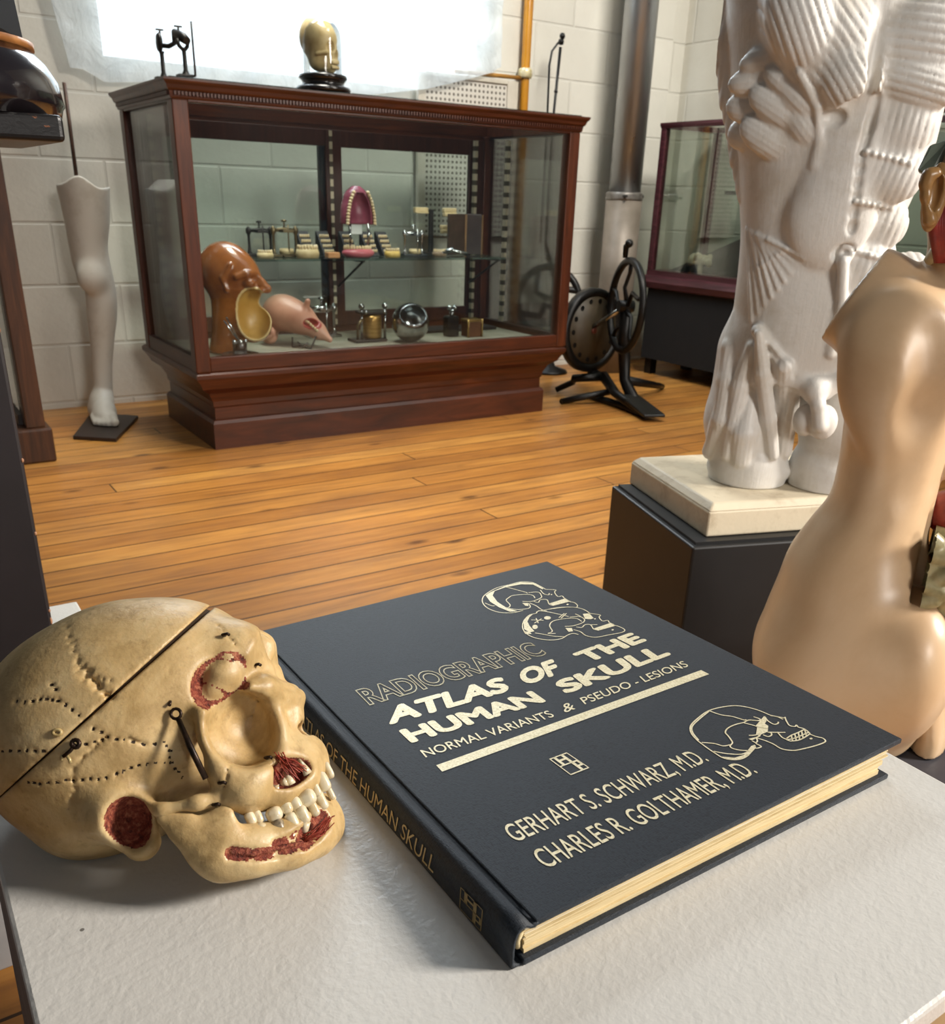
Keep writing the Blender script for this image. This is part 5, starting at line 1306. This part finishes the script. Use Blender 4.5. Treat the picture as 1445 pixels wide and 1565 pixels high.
# thigh muscles: straps and bellies running down to the stump
def strap(pts, rs, wl=.006, am=.0006, lift=0.):
    P_ = [f(x, y, sb(x, y)+lift) for x, y in pts]; d = P_[-1]-P_[0]; vq.cap(P_, rs, k=.004, stripe=(np.cross(V3(0, 1, 0), nrm(d)), wl, am))
strap([(1160, 510), (1166, 570), (1175, 640), (1182, 695)], [.006, .011, .011, .009], lift=.004)
strap([(1122, 480), (1116, 530), (1114, 580), (1104, 640), (1086, 690)], [.003, .012, .016, .015, .012], lift=-.005)
strap([(1150, 530), (1132, 590), (1122, 650), (1112, 695)], [.008, .014, .012, .009], lift=-.002)
strap([(1148, 610), (1138, 660), (1134, 700)], [.010, .020, .016], lift=-.006)
strap([(1200, 560), (1200, 620), (1195, 690)], [.012, .016, .014], .0065, .001, lift=-.006)
strap([(1218, 580), (1206, 640), (1200, 690)], [.008, .012, .010], .0065, .001, lift=-.004)
# genitals
bz = .075
vq.ell(f(1232, 642, bz-.012), (.017, .015, .022), k=.006).ell(f(1258, 645, bz-.008), (.019, .016, .024), k=.005)
vq.cap([f(1248, 592, bz), f(1251, 620, bz+.006), f(1254, 650, bz+.006)], [.011, .0095, .010], k=.004)
vq.cap([f(1215, 575, .06), f(1245, 595, .068), f(1275, 580, .06)], [.012, .015, .012], k=.010)
vq.half((0, 0, zt0+.0002), (0, 0, -1))
vs, q = vq.mesh()
skin('torso', vs, q, MPL, t, Fq.M, smooth_it=2)
print('statue', len(vs))
# ================================================================== anatomical torso at the right
FD = .86
Ft = Frame(1330, 800, FD)
TP = FD*1.06/FPX
n = Nt('wax_skin'); v = n.coord()
n.base(n.mix(n.ramp(n.noise(v, 9, 6, .65, .5), [(.45, (0, 0, 0)), (.8, (.6,)*3)]), n.ramp(n.noise(v, 4, 4), [(.3, 'c4a582'), (.7, 'd6b893')]), 'b08a64'))
n.pr(Roughness=.38); n.b.inputs['Coat Weight'].default_value = .2; n.b.inputs['Coat Roughness'].default_value = .25
n.bump(n.noise(v, 120, 4), .08, .001); MSK = n.m
MRD = pm('painted_muscle_red', '6e1d18', '94342a', 60, .4, bump=.2)
MOL = pm('painted_gut_cream', '7a7350', 'a89d76', 50, .35, bump=.2)
zb_ = atd(1415, 1172, FD)[2]
cb_ = atd(1400, 1150, FD+.03)
t = thing('torso_stand', 'dark grey painted stand under the tan anatomical torso', 'stand', (cb_[0], cb_[1], 0))
rr_ = V3(RGT[0], RGT[1], 0); rr_ = nrm(rr_); ff_ = V3(-rr_[1], rr_[0], 0)
mk('box', quadbox(G(), V3(cb_[0], cb_[1], 0)-rr_*.085-ff_*.06, rr_, ff_, .30, .22, 0, zb_-.0015), pm('grey_stand_paint', '34343a', '414046', 14, .5), t, bev=.003)
t = thing('anatomical_torso', 'tan wax anatomical torso seen from behind with open side showing coiled intestines', 'torso model', (cb_[0], cb_[1], zb_))
f = lambda px, py, b=0.: Ft.p(px, py, b)
vt = Vol((-.145, -.13, zb_-Ft.O[2]-.003), (.19, .12, .36), .0026)
rows = []
for py, xl, xr, rb in ((1135, 1310, 1372, .035), (1105, 1240, 1400, .070), (1060, 1175, 1428, .090), (1000, 1150, 1442, .100), (950, 1166, 1448, .098), (900, 1186, 1446, .092), (850, 1206, 1432, .082), (810, 1234, 1424, .074), (770, 1264, 1430, .068), (720, 1279, 1442, .066), (660, 1288, 1460, .068), (600, 1294, 1475, .072), (550, 1296, 1485, .072), (505, 1292, 1485, .062), (475, 1330, 1475, .046), (458, 1385, 1470, .030)):
    A, B_ = f(xl, py), f(xr, py); rows.append(((A[2]+B_[2])/2, (A[0]+B_[0])/2, 0, (B_[0]-A[0])/2, rb))
vt.loft(rows, 2, k=.004, pw=2.15)
# shoulder stump, ending in a flat sawn face
A, B_ = f(1333, 412), f(1264, 505); nn = nrm(np.cross(V3(0, 1, 0), A-B_)); nn = nn if nn[0] < 0 else -nn
vt.cap([f(1390, 505, .0), f(1330, 462, .006), f(1280, 440, .006)], [.052, .040, .040], k=.022)
def cutpl(X, Y, Z): return (X-A[0])*nn[0]+(Y-A[1])*nn[1]+(Z-A[2])*nn[2]
vt.op(cutpl, f(1200, 560)-V3(0, .12, 0), f(1345, 380)+V3(0, .12, 0), k=.0006, mode='i')
vt.cap([f(1478, 480, 0), f(1480, 400, 0), f(1484, 330, -.005)], [.034, .028, .034], k=.012)         # neck
# shoulder blade, spine furrow, buttock crease
vt.ell(f(1372, 560, .055), (.045, .018, .060), k=.03)
vt.cap([f(1440, 520, .082), f(1425, 640, .082), f(1405, 760, .084)], .010, k=.03, mode='s')
vt.ell(f(1290, 1040, .055), (.070, .040, .055), k=.04)
vt.ell(f(1392, 1020, .060), (.035, .040, .060), k=.03)
# side window over the bowels: square sawn
c0, c1 = f(1388, 938, .09), f(1470, 812, .09)
vt.box(((c0[0]+c1[0])/2+.0, .08, (c0[2]+c1[2])/2), (abs(c1[0]-c0[0])/2, .062, abs(c1[2]-c0[2])/2), k=.0008, mode='s')
vt.cap([f(1440, 640, .0), f(1452, 700, .0)], .02, k=.002, mode='u')
vt.half((0, 0, zb_-Ft.O[2]+.001), (0, 0, -1))
vs, q = vt.mesh(); skin('body', vs, q, MSK, t, Ft.M, smooth_it=1)
# bright sawn rim of the shoulder
A2, B2 = Ft.w(A+nn*.0012), Ft.w(B_+nn*.0012)
# bowels
vb = Vol(f(1385, 950, -.05)-V3(.0, .05, .0), f(1475, 795, .05)+V3(.03, .04, 0.01), .0020)
random.seed(21)
for k in range(44):
    px, py = random.uniform(1392, 1458), random.uniform(826, 940)
    a_ = random.uniform(0, 3.14); b_ = random.uniform(.03, .062)
    p = f(px, py, b_); d = V3(math.cos(a_), .3, math.sin(a_))*.014
    vb.cap([p-d, p, p+d], [.007, .0095, .007], k=.0015)
vb.box(f(1435, 875, .0), (.035, .02, .05), k=.002)
vs, q = vb.mesh(); skin('intestines', vs, q, MOL, t, Ft.M, smooth_it=1)
mk('liver', G().ell(Ft.w(f(1462, 785, -.005)), (.026, .030, .022), 20, 14), MRD, t)
# thigh piece below with a white sawn foot, and the red inside
vl = Vol((-.05, -.08, zb_-Ft.O[2]-.002), (.17, .12, .03), .0024)
z0 = zb_-Ft.O[2]
pa, pb_ = f(1372, 1165, .0), f(1438, 1165, .0)
vl.loft([(z0, (pa[0]+pb_[0])/2, 0, (pb_[0]-pa[0])/2, .045), (z0+.015, (pa[0]+pb_[0])/2, 0, (pb_[0]-pa[0])/2*.98, .044), (z0+.05, f(1405, 1110)[0], 0, .020, .040), (z0+.085, f(1405, 1070)[0], 0, .022, .050)], 2, k=.003)
vs, q = vl.mesh(); skin('thigh', vs, q, MSK, t, Ft.M, smooth_it=1)
mk('red_inner_muscle', G().ell(Ft.w(f(1450, 1070, -.03)), (.026, .030, .055), 20, 14), MRD, t)
# head above: ear, red dissected neck, grey cut face of the skull
hp = Ft.w(f(1470, 250, -.01))
vh = Vol(f(1400, 420, -.08)-V3(0.01, .03, 0.0), f(1520, 180, .08)+V3(.02, .03, 0), .0026)
vh.ell(f(1512, 270, 0), (.042, .048, .055), k=.01)
vs, q = vh.mesh(); skin('head', vs, q, MSK, t, Ft.M, smooth_it=1)
ve = Vol(f(1395, 360, .0)-V3(.01, .03, 0), f(1450, 235, .09)+V3(.01, .03, 0), .0011)
e0 = .045
ve.cap([f(1438, 292, e0), f(1436, 274, e0+.004), f(1429, 266, e0+.008), f(1420, 268, e0+.010), f(1416, 280, e0+.010), f(1417, 300, e0+.009), f(1420, 320, e0+.007), f(1422, 336, e0+.005)], [.003, .004, .0046, .0048, .0048, .0046, .0044, .0056], k=.003)
ve.ell(f(1429, 302, e0-.001), (.009, .005, .026), k=.004).ell(f(1430, 296, e0+.006), (.005, .006, .014), k=.003, mode='s')
vs, q = ve.mesh(); skin('ear', vs, q, pm('ear_wax', '8e6a3f', 'a98455', 12, .3), t, Ft.M, smooth_it=1)
def wt(px, py, b): return Ft.w(f(px, py, b))
mk('cut_skull_face', G().prism([wt(1402, 262, .02), wt(1421, 268, .03), wt(1452, 262, .02), wt(1452, 212, .02), wt(1421, 222, .02)], (0, 0, 0), -Ft.b*.03), pm('grey_green_paint', '6f7a6d', '86907f', 30, .45), t, bev=.002)
g = G()
for k in range(6): g.tube([wt(1434+3*k, 300, .034), wt(1430+4*k, 345, .036), wt(1436+4*k, 400, .03)], [.004, .006, .004], 8)
mk('neck_muscles', g, MRD, t)
mk('collar_bone', G().tube([wt(1418, 400, .018), wt(1432, 388, .022), wt(1450, 366, .02)], [.004, .007, .006], 10), pm('bone_paint', 'b8ab8a', 'cdbf9d', 30, .4), t)
# ================================================================== things round the room
# white low platform, dark column, and the turned stand base on it
PZ = .205
t = thing('platform', 'low white platform behind the table at the left edge', 'platform', (-1.0, -1.62, 0))
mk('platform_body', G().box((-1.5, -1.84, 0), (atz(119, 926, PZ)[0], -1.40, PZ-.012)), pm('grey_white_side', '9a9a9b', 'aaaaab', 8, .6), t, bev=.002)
mk('platform_top', G().box((-1.5, -1.845, PZ-.012), (atz(119, 926, PZ)[0]+.002, -1.397, PZ)), MWT, t, bev=.003)
YC = -1.80
c0 = aty(79, 944, YC); yb = aty(102, 218, YC-.05)
MDC = pm('chipped_dark_paint', '1a1416', '221b1e', 10, .5, bump=.12, bscale=90)
t = thing('column', 'dark purple-brown painted column standing on the white platform at far left', 'column', (c0[0]-.14, c0[1]+.1, PZ+.0005))
zc = yb[2]-.001
mk('shaft', G().box((c0[0]-.30, c0[1], PZ+.0005), (c0[0], c0[1]+.22, zc)), MDC, t, bev=.003)
g = G(); random.seed(4)
for k in range(9):
    z = PZ+.05+random.random()*.5; g.ell((c0[0]-.0010, c0[1]+.0010, z), (.0014, .0014, random.uniform(.0015, .004)), 8, 6)
mk('paint_chip', g, pm('bare_chip', '8a5a40', 'b98a68', 60, .6), t)
n = Nt('black_lacquer_chipped'); v = n.coord()
f_ = n.noise(v, 26, 7, .7, .6); sp = n.new('ShaderNodeSeparateXYZ'); n.link(v, sp.inputs[0])
n.base(n.mix(n.ramp(n.math('ADD', f_, n.math('MULTIPLY', sp.outputs['Z'], 4.5)), [(.70, (0, 0, 0)), (.72, (1, 1, 1))]), '0e0b0c', '7d4b2b'))
n.pr(Roughness=.35); n.bump(f_, .3, .002); MCH = n.m
MLQ = pm('black_lacquer', '0e0b0d', '171215', 12, .16)
MLQ.node_tree.nodes['Principled BSDF'].inputs['Coat Weight'].default_value = .6
bw = .20; zb0 = yb[2]
t = thing('stand_base', 'worn black lacquered turned base on a chipped square block atop the column', 'stand base', (yb[0]-bw/2, yb[1]+bw/2, zb0))
cx, cy = yb[0]-bw/2, yb[1]+bw/2
hb = aty(100, 176, YC-.05)[2]-zb0
o = mk('square_block', G().box((yb[0]-bw, yb[1], zb0), (yb[0], yb[1]+bw, zb0+hb)), MCH, t, bev=.004, seg=3)
hz = [aty(60, y_, cy)[2] for y_ in (190, 165, 130, 105, 85, 74)]
rx = [atz(0, 0, 1)[0]]*0
rad = [aty(x_, y_, cy)[0]-cx for x_, y_ in ((96, 188), (97, 172), (86, 135), (68, 108), (46, 86), (40, 76))]
R_ = [max(.02, r_) for r_ in rad]
mk('turned_dome', G().lathe((cx, cy, 0), [(0, zb0+hb), (R_[0]*.98, zb0+hb), (R_[0], zb0+hb+.008), (R_[1], hz[1]), (R_[2], hz[2]), (R_[3], hz[3]), (R_[4], hz[4]), (0, hz[4])], 56), MLQ, t)
mk('copper_ring', G().lathe((cx, cy, 0), [(0, hz[4]), (R_[5]*1.05, hz[4]), (R_[5]*1.05, hz[5]), (0, hz[5])], 40), pm('worn_copper', '7a4a24', 'b57c46', 40, .4, .3), t)
mk('octagonal_shaft', G().lathe((cx, cy, 0), [(0, hz[5]), (R_[5], hz[5]), (R_[5]*.92, hz[5]+.10), (R_[5]*.86, hz[5]+.5), (0, hz[5]+.5)], 8, smooth=False), pm('black_shaft_paint', '0b090a', '110f10', 12, .75, **{'Specular_IOR_Level': .15}), t, bev=.004)

# wooden case frame at far left
MOK = wood('brown_oak', '24130a', '3d2211', '54321a', 5, .5, stretch=(9, 9, .7), coat=.1)
br = atz(88, 705, 0); bl = atz(40, 713, 0); yy = br[1]
t = thing('wooden_stand', 'tall brown wooden post with a square foot block by the left wall', 'stand', (br[0]-.05, yy+.05, 0))
hk = aty(60, 656, yy)[2]
mk('foot_block', G().box((br[0]-.125, yy, 0), (br[0], yy+.11, hk)), MOK, t, bev=.006)
pr_ = aty(68, 640, yy+.02)[0]; pl_ = aty(38, 640, yy+.02)[0]
mk('post', G().box((pl_, yy+.02, hk), (pr_, yy+.075, 1.25)), MOK, t, bev=.003)
mk('back_post', G().box((pl_-.02, yy+.52, hk*.4), (pl_+.02, yy+.56, 1.25)), MOK, t, bev=.003)
mk('lower_rail', G().box((pl_-.012, yy+.075, hk*.8), (pl_+.012, yy+.52, hk*.8+.05)), MDC, t, bev=.003)
mk('glass_side', G().box((pl_-.004, yy+.075, hk*.8+.05), (pl_, yy+.52, 1.2)), MGL, t)

# plaster leg on a rod
n = Nt('leg_plaster'); v = n.coord()
n.base(n.mix(n.ramp(n.noise(v, 12, 6, .65), [(.5, (0, 0, 0)), (.8, (.6,)*3)]), 'cbc6bb', '9d907a')); n.pr(Roughness=.5); n.bump(n.noise(v, 90, 5), .15, .002)
lp = atz(164, 645, 0)
Fl = Frame(164, 645, (lp-CAM)@FWD); f = lambda px, py, b=0.: Fl.p(px, py, b)
t = thing('leg_cast', 'white plaster leg cut off above the knee standing by the left wall', 'leg cast', (lp[0], lp[1], .0125))
vl = Vol((-.14, -.20, -.01), (.12, .16, .86), .0042)
rows = []
for py, xl, xr, rb in ((640, 140, 173, .030), (610, 139, 172, .034), (592, 142, 172, .036), (560, 141, 172, .036), (543, 140, 173, .038), (510, 136, 176, .045), (484, 133, 179, .052), (460, 131, 179, .056), (442, 129, 177, .054), (413, 114, 171, .060), (380, 106, 165, .064), (338, 98, 168, .072), (286, 86, 168, .082), (262, 80, 168, .084)):
    A, B_ = f(xl, py, -.06), f(xr, py, -.06); rows.append(((A[2]+B_[2])/2, (A[0]+B_[0])/2, -.06, (B_[0]-A[0])/2, rb))
rows.sort(); vl.loft(rows, 2, k=.01, pw=2.1)
vl.ell(f(138, 425, -.008), (.040, .030, .045), k=.03)                 # kneecap
zs_ = .0125
def fx(px, py, b, z): q_ = f(px, py, b); return V3(q_[0], b, z)
vl.cap([f(156, 610, -.07), fx(157, 625, -.03, .065), fx(160, 640, .03, .046), fx(162, 652, .075, .034)], [.036, .036, .030, .022], k=.02)
vl.cap([fx(152, 632, -.10, .040), fx(152, 640, -.03, .036), fx(156, 655, .06, .030)], [.030, .028, .020], k=.02)
vl.cap([fx(168, 640, .0, .036), fx(172, 655, .07, .030)], [.026, .020], k=.015)
for px_, b_, r_ in ((146, .085, .0095), (152, .096, .010), (159, .104, .0105), (166, .112, .0115), (175, .116, .0150)):
    q_ = fx(px_, 655, b_, 0); vl.cap([(q_[0]-.002, b_-.04, .034), (q_[0], b_-.012, .026), (q_[0]+.003, b_+.012, .0125+r_*.95)], [r_*1.15, r_*1.05, r_], k=.003)
zt_ = f(125, 280, -.06)[2]
vl.op(lambda X, Y, Z: Z-(zt_+.010*np.sin(X*55+.8)+.012*np.cos(X*24)), V3(-.14, -.2, zt_-.08), V3(.12, .16, .86), k=.002, mode='i')
vl.half((0, 0, .0130), (0, 0, -1))
vs, q = vl.mesh(); skin('leg', vs, q, n.m, t, Fl.M, smooth_it=1)
ra, rb2 = f(118, 280, -.06), f(98, 126, -.06)
mk('rod', G().cyl(Fl.w(ra-V3(0, 0, .10)), Fl.w(rb2), .006, 12), pm('rusty_rod', '2e1c12', '4a2f1e', 30, .5, .4), t)
bp = [atz(x_, y_, 0) for x_, y_ in ((112, 672), (178, 676), (212, 640), (140, 636))]
mk('base_plate', G().prism([p+V3(0, 0, .0) for p in bp], (0, 0, 0), (0, 0, .0125)), pm('dark_base_wood', '1c100a', '2b1a11', 12, .5), t, bev=.002)

# low glazed case along the right wall
MGW = glass_mat('wall_case_glass', (.90, .93, .90), .35)
XC = 2.30
y1 = atx(1012, 188, XC)[1]; zt1 = atx(1012, 188, XC)[2]; zl = atx(987, 422, XC)[2]; XB = 2.66; y0_ = -1.05
MRS = wood('rosewood', '2b1215', '462228', '5d343a', 5, .35, stretch=(9, .7, 9))
t = thing('wall_case', 'low glazed case with black skirt standing along the right-hand wall', 'display case', ((XC+XB)/2, (y0_+y1)/2, 0))
for x_, a_ in ((XC, y1-.03), (XB-.03, y1-.03), (XC, y0_), (XB-.03, y0_)): mk('corner_post', G().box((x_, a_, zl+.03), (x_+.03, a_+.03, zt1-.02)), MRS, t, bev=.003)
mk('top_frame', G().sweep_rect([(0, zt1-.022), (.004, zt1-.01), (.004, zt1), (-.03, zt1), (-.03, zt1-.022), (0, zt1-.022)], XC, XB, y0_, y1, cap=False), MRS, t)
mk('ledge', G().sweep_rect([(0, zl-.05), (.012, zl-.045), (.02, zl-.02), (.012, zl), (0, zl+.01), (0, zl+.03)], XC, XB, y0_, y1), MRS, t)
mk('skirt', G().box((XC+.01, y0_+.01, .075), (XB-.01, y1-.01, zl-.045)), pm('black_cloth', '070607', '0c0a0b', 20, .9), t)
for x_, a_ in ((XC+.03, y1-.06), (XB-.08, y1-.06), (XC+.03, y0_+.03), (XB-.08, y0_+.03)): mk('leg', G().box((x_, a_, 0), (x_+.04, a_+.04, .08)), MDARK, t)
for b_ in (((XC+.010, y0_+.03, zl+.03), (XC+.014, y1-.03, zt1-.02)), ((XB-.014, y0_+.03, zl+.03), (XB-.010, y1-.03, zt1-.02)), ((XC+.03, y1-.014, zl+.03), (XB-.03, y1-.010, zt1-.02)), ((XC+.03, y0_+.010, zl+.03), (XB-.03, y0_+.014, zt1-.02))):
    mk('glass_pane', G().box(*b_), MGW, t)
p1, p2 = atx(1032, 412, 2.42), atx(1150, 362, 2.42); zf = zl+.0305
t = thing('display_wedge', 'black sloping wedge rising to the right inside the low right-hand case', 'display stand', (2.5, p2[1]+.1, zf))
mk('wedge', G().prism([(2.38, p1[1], zf), (2.38, p2[1]-.25, zf), (2.38, p2[1]-.25, p2[2]+.10), (2.38, p1[1]-.02, zf+.005)], (0, 0, 0), (.22, 0, 0)), pm('black_velvet', '08090a', '101112', 20, .8), t)
cl = atx(1072, 398, 2.365); g = G(); random.seed(8)
vo_ = Vol(cl-.08, cl+.08, .004)
for k in range(16): vo_.ell(cl+V3(random.uniform(-.012, .012), random.uniform(-.055, .055), random.uniform(-.02, .025)), (.012, random.uniform(.012, .022), random.uniform(.008, .02)), k=.004)
vo_.cap([cl, (cl[0], cl[1], zf+.004)], .012, k=.004)
vo_.half((0, 0, zf+.0005), (0, 0, -1))
vs, q = vo_.mesh(); t = thing('coral_specimen', 'cream knobbly specimen on the wedge inside the low right-hand case', 'specimen', (cl[0], cl[1], zf+.0005)); skin('specimen', vs, q, pm('cream_specimen', '8f8770', 'b8ae92', 40, .6, bump=.3), t, smooth_it=1)
pk = atx(1125, 295, 2.60)
tag(mk('wall_bracket', G().box((2.58, pk[1]-.12, pk[2]-.008), (2.632, pk[1]+.05, pk[2]+.008)).box((2.60, pk[1]-.12, pk[2]-.025), (2.632, pk[1]-.01, pk[2]-.008)), MDARK, bev=.002), 'small black bracket at the back of the low right-hand case', 'bracket')

# foot-treadle engine by the end of the display case
MCI = pm('black_cast_iron', '0a0908', '141210', 30, .4, .4, bump=.1)
fo = atz(985, 640, 0); fb = atz(850, 600, 0)
pc = aty(905, 505, .16); wc_ = aty(957, 468, -.02)
t = thing('treadle_engine', 'black cast-iron treadle engine with a dark round face plate beside the display case', 'treadle engine', (pc[0]+.02, .02, 0))
an = nrm(V3(.10, -.99, .02))
r1 = .165
mk('face_plate', G().lathe(pc, [(0, .010), (r1*.80, .010), (r1*.80, .0)], 44, axis=an), pm('dull_brown_plate', '2f2617', '3d321f', 14, .55), t)
mk('plate_rim', G().lathe(pc, [(r1*.80, .006), (r1*.84, .014), (r1*.98, .014), (r1, .004), (r1, -.02), (0, -.02)], 44, axis=an), MCI, t)
xa_, ya_, _z = G().frame(an)
for k in range(14):
    a_ = k*2*math.pi/14; p = pc+an*.0105+(xa_*math.cos(a_)+ya_*math.sin(a_))*r1*.70
    mk('hole', G().cyl(p-an*.002, p+an*.0006, .010, 12), MCI, t)
mk('hub', G().cyl(pc, pc+an*.018, .012, 16), pm('rust_hub', '4a1f14', '5e2a1c', 30, .5), t)
wn_ = nrm(V3(-.93, .36, .03)); xb_, yb_, _z = G().frame(wn_); rw = .165
ring = [wc_+(xb_*math.cos(a_)+yb_*math.sin(a_))*rw for a_ in np.linspace(0, 2*math.pi, 40, endpoint=False)]
wl_ = mk('flywheel', G().tube(ring, .014, 12, closed=True), MCI, t)
for k in range(5):
    a_ = k*2*math.pi/5+.3; e0_ = xb_*math.cos(a_)+yb_*math.sin(a_); e1_ = xb_*math.cos(a_+.5)+yb_*math.sin(a_+.5)
    mk('spoke', G().tube([wc_+e0_*.02, wc_+e1_*rw*.45, wc_+e0_*rw*.75, wc_+e0_*rw], [.010, .008, .008, .010], 8), MCI, wl_)
mk('hub', G().cyl(wc_-wn_*.03, wc_+wn_*.03, .022, 16), MCI, wl_)
mk('axle', G().cyl(pc-an*.02, wc_, .010, 12), MSTEEL, t)
top = aty(962, 372, -.0); mk('crank_handle', G().tube([wc_+V3(.0, .03, rw+.01), wc_+V3(.01, .04, rw+.05), top], [.010, .012, .009], 10).ell(top, .016, 12, 8), MCI, t)
mk('frame', G().tube([wc_, wc_+V3(.03, .02, -.15), V3(wc_[0]+.05, wc_[1]+.02, .10), V3(fo[0]+.06, fo[1]+.12, .03)], [.022, .026, .022, .026], 12).tube([pc-an*.02, pc+V3(.02, .02, -.16), V3(pc[0]+.05, pc[1]-.02, .09)], [.016, .018, .02], 10), MCI, t)
mk('leg', G().tube([V3(pc[0]+.05, pc[1]-.04, .095), V3(pc[0]-.06, pc[1]+.02, .085), V3(fb[0]+.05, fb[1]-.05, .05), V3(fb[0], fb[1], .012)], [.020, .016, .013, .012], 10), MCI, t)
mk('leg', G().tube([V3(pc[0]+.05, pc[1]-.04, .095), V3(pc[0]+.02, pc[1]-.12, .05), V3(*atz(858, 618, 0)[:2], .012)], [.020, .014, .012], 10), MCI, t)
mk('leg', G().tube([V3(pc[0]+.05, pc[1]-.04, .095), V3((pc[0]+fo[0])/2, (pc[1]+fo[1])/2, .06), V3(fo[0], fo[1], .014)], [.022, .018, .014], 10), MCI, t)
mk('leg', G().tube([V3(wc_[0]+.05, wc_[1]+.02, .10), V3(*atz(1005, 600, 0)[:2], .03), V3(*atz(1012, 595, 0)[:2], .012)], [.02, .014, .012], 10), MCI, t)
mk('treadle', G().prism([V3(fo[0]-.05, fo[1]-.05, .018), V3(fo[0]+.03, fo[1]-.08, .018), V3(fo[0]+.09, fo[1]+.14, .05), V3(fo[0]+.01, fo[1]+.16, .05)], (0, 0, 0), (0, 0, .012)), MCI, t, bev=.004)
mk('base_bar', G().tube([V3(*atz(858, 618, 0)[:2], .012), V3(*atz(900, 610, 0)[:2], .016), V3(*atz(950, 625, 0)[:2], .014), V3(fo[0], fo[1], .014)], [.011, .014, .014, .012], 10), MCI, t)

# dental foot engine behind the display case: a flywheel with a tall jointed arm
YE = .72
ec = aty(838, 462, YE); tp = aty(860, 55, YE)
t = thing('foot_engine', 'tall thin black dental foot engine with spoked flywheel behind the display case', 'foot engine', (ec[0], YE, 0))
en = nrm(V3(-.86, -.5, 0)); xa_, ya_, _z = G().frame(en); rw = .155
ring = [ec+(xa_*math.cos(a_)+ya_*math.sin(a_))*rw for a_ in np.linspace(0, 2*math.pi, 36, endpoint=False)]
fw = mk('flywheel', G().tube(ring, .016, 10, closed=True), MCI, t)
for k in range(4):
    a_ = k*math.pi/2+.4; e0_ = xa_*math.cos(a_)+ya_*math.sin(a_); e1_ = xa_*math.cos(a_+.6)+ya_*math.sin(a_+.6)
    mk('spoke', G().tube([ec+e0_*.015, ec+e1_*rw*.5, ec+e0_*rw], [.016, .014, .016], 8), MCI, fw)
pt = [aty(x_, y_, YE) for x_, y_ in ((838, 392), (834, 372), (845, 190), (857, 72))]
mk('column', G().tube([V3(ec[0]+.03, YE, .0), V3(ec[0]+.03, YE, ec[2]+.1)]+pt, [.016, .014, .013, .006, .0055, .0065], 10), MCI, t)
mk('cord_arm', G().tube([aty(x_, y_, YE-.01) for x_, y_ in ((826, 372), (836, 200), (840, 100), (844, 78), (853, 66), (858, 62))], .0045, 8), MCI, t)
mk('pulley', G().ell(tp, .012, 12, 8).lathe(aty(858, 64, YE), [(0, -.012), (.010, -.010), (.012, 0), (.010, .010), (0, .012)], 14, axis=(1, -.6, 0)), MCI, t)
mk('joint', G().ell(aty(850, 140, YE), .008, 10, 8), MCI, t)
mk('base_foot', G().lathe((ec[0]+.03, YE, 0), [(0, 0), (.09, 0), (.085, .012), (.03, .03), (.016, .06), (0, .06)], 28), MCI, t)
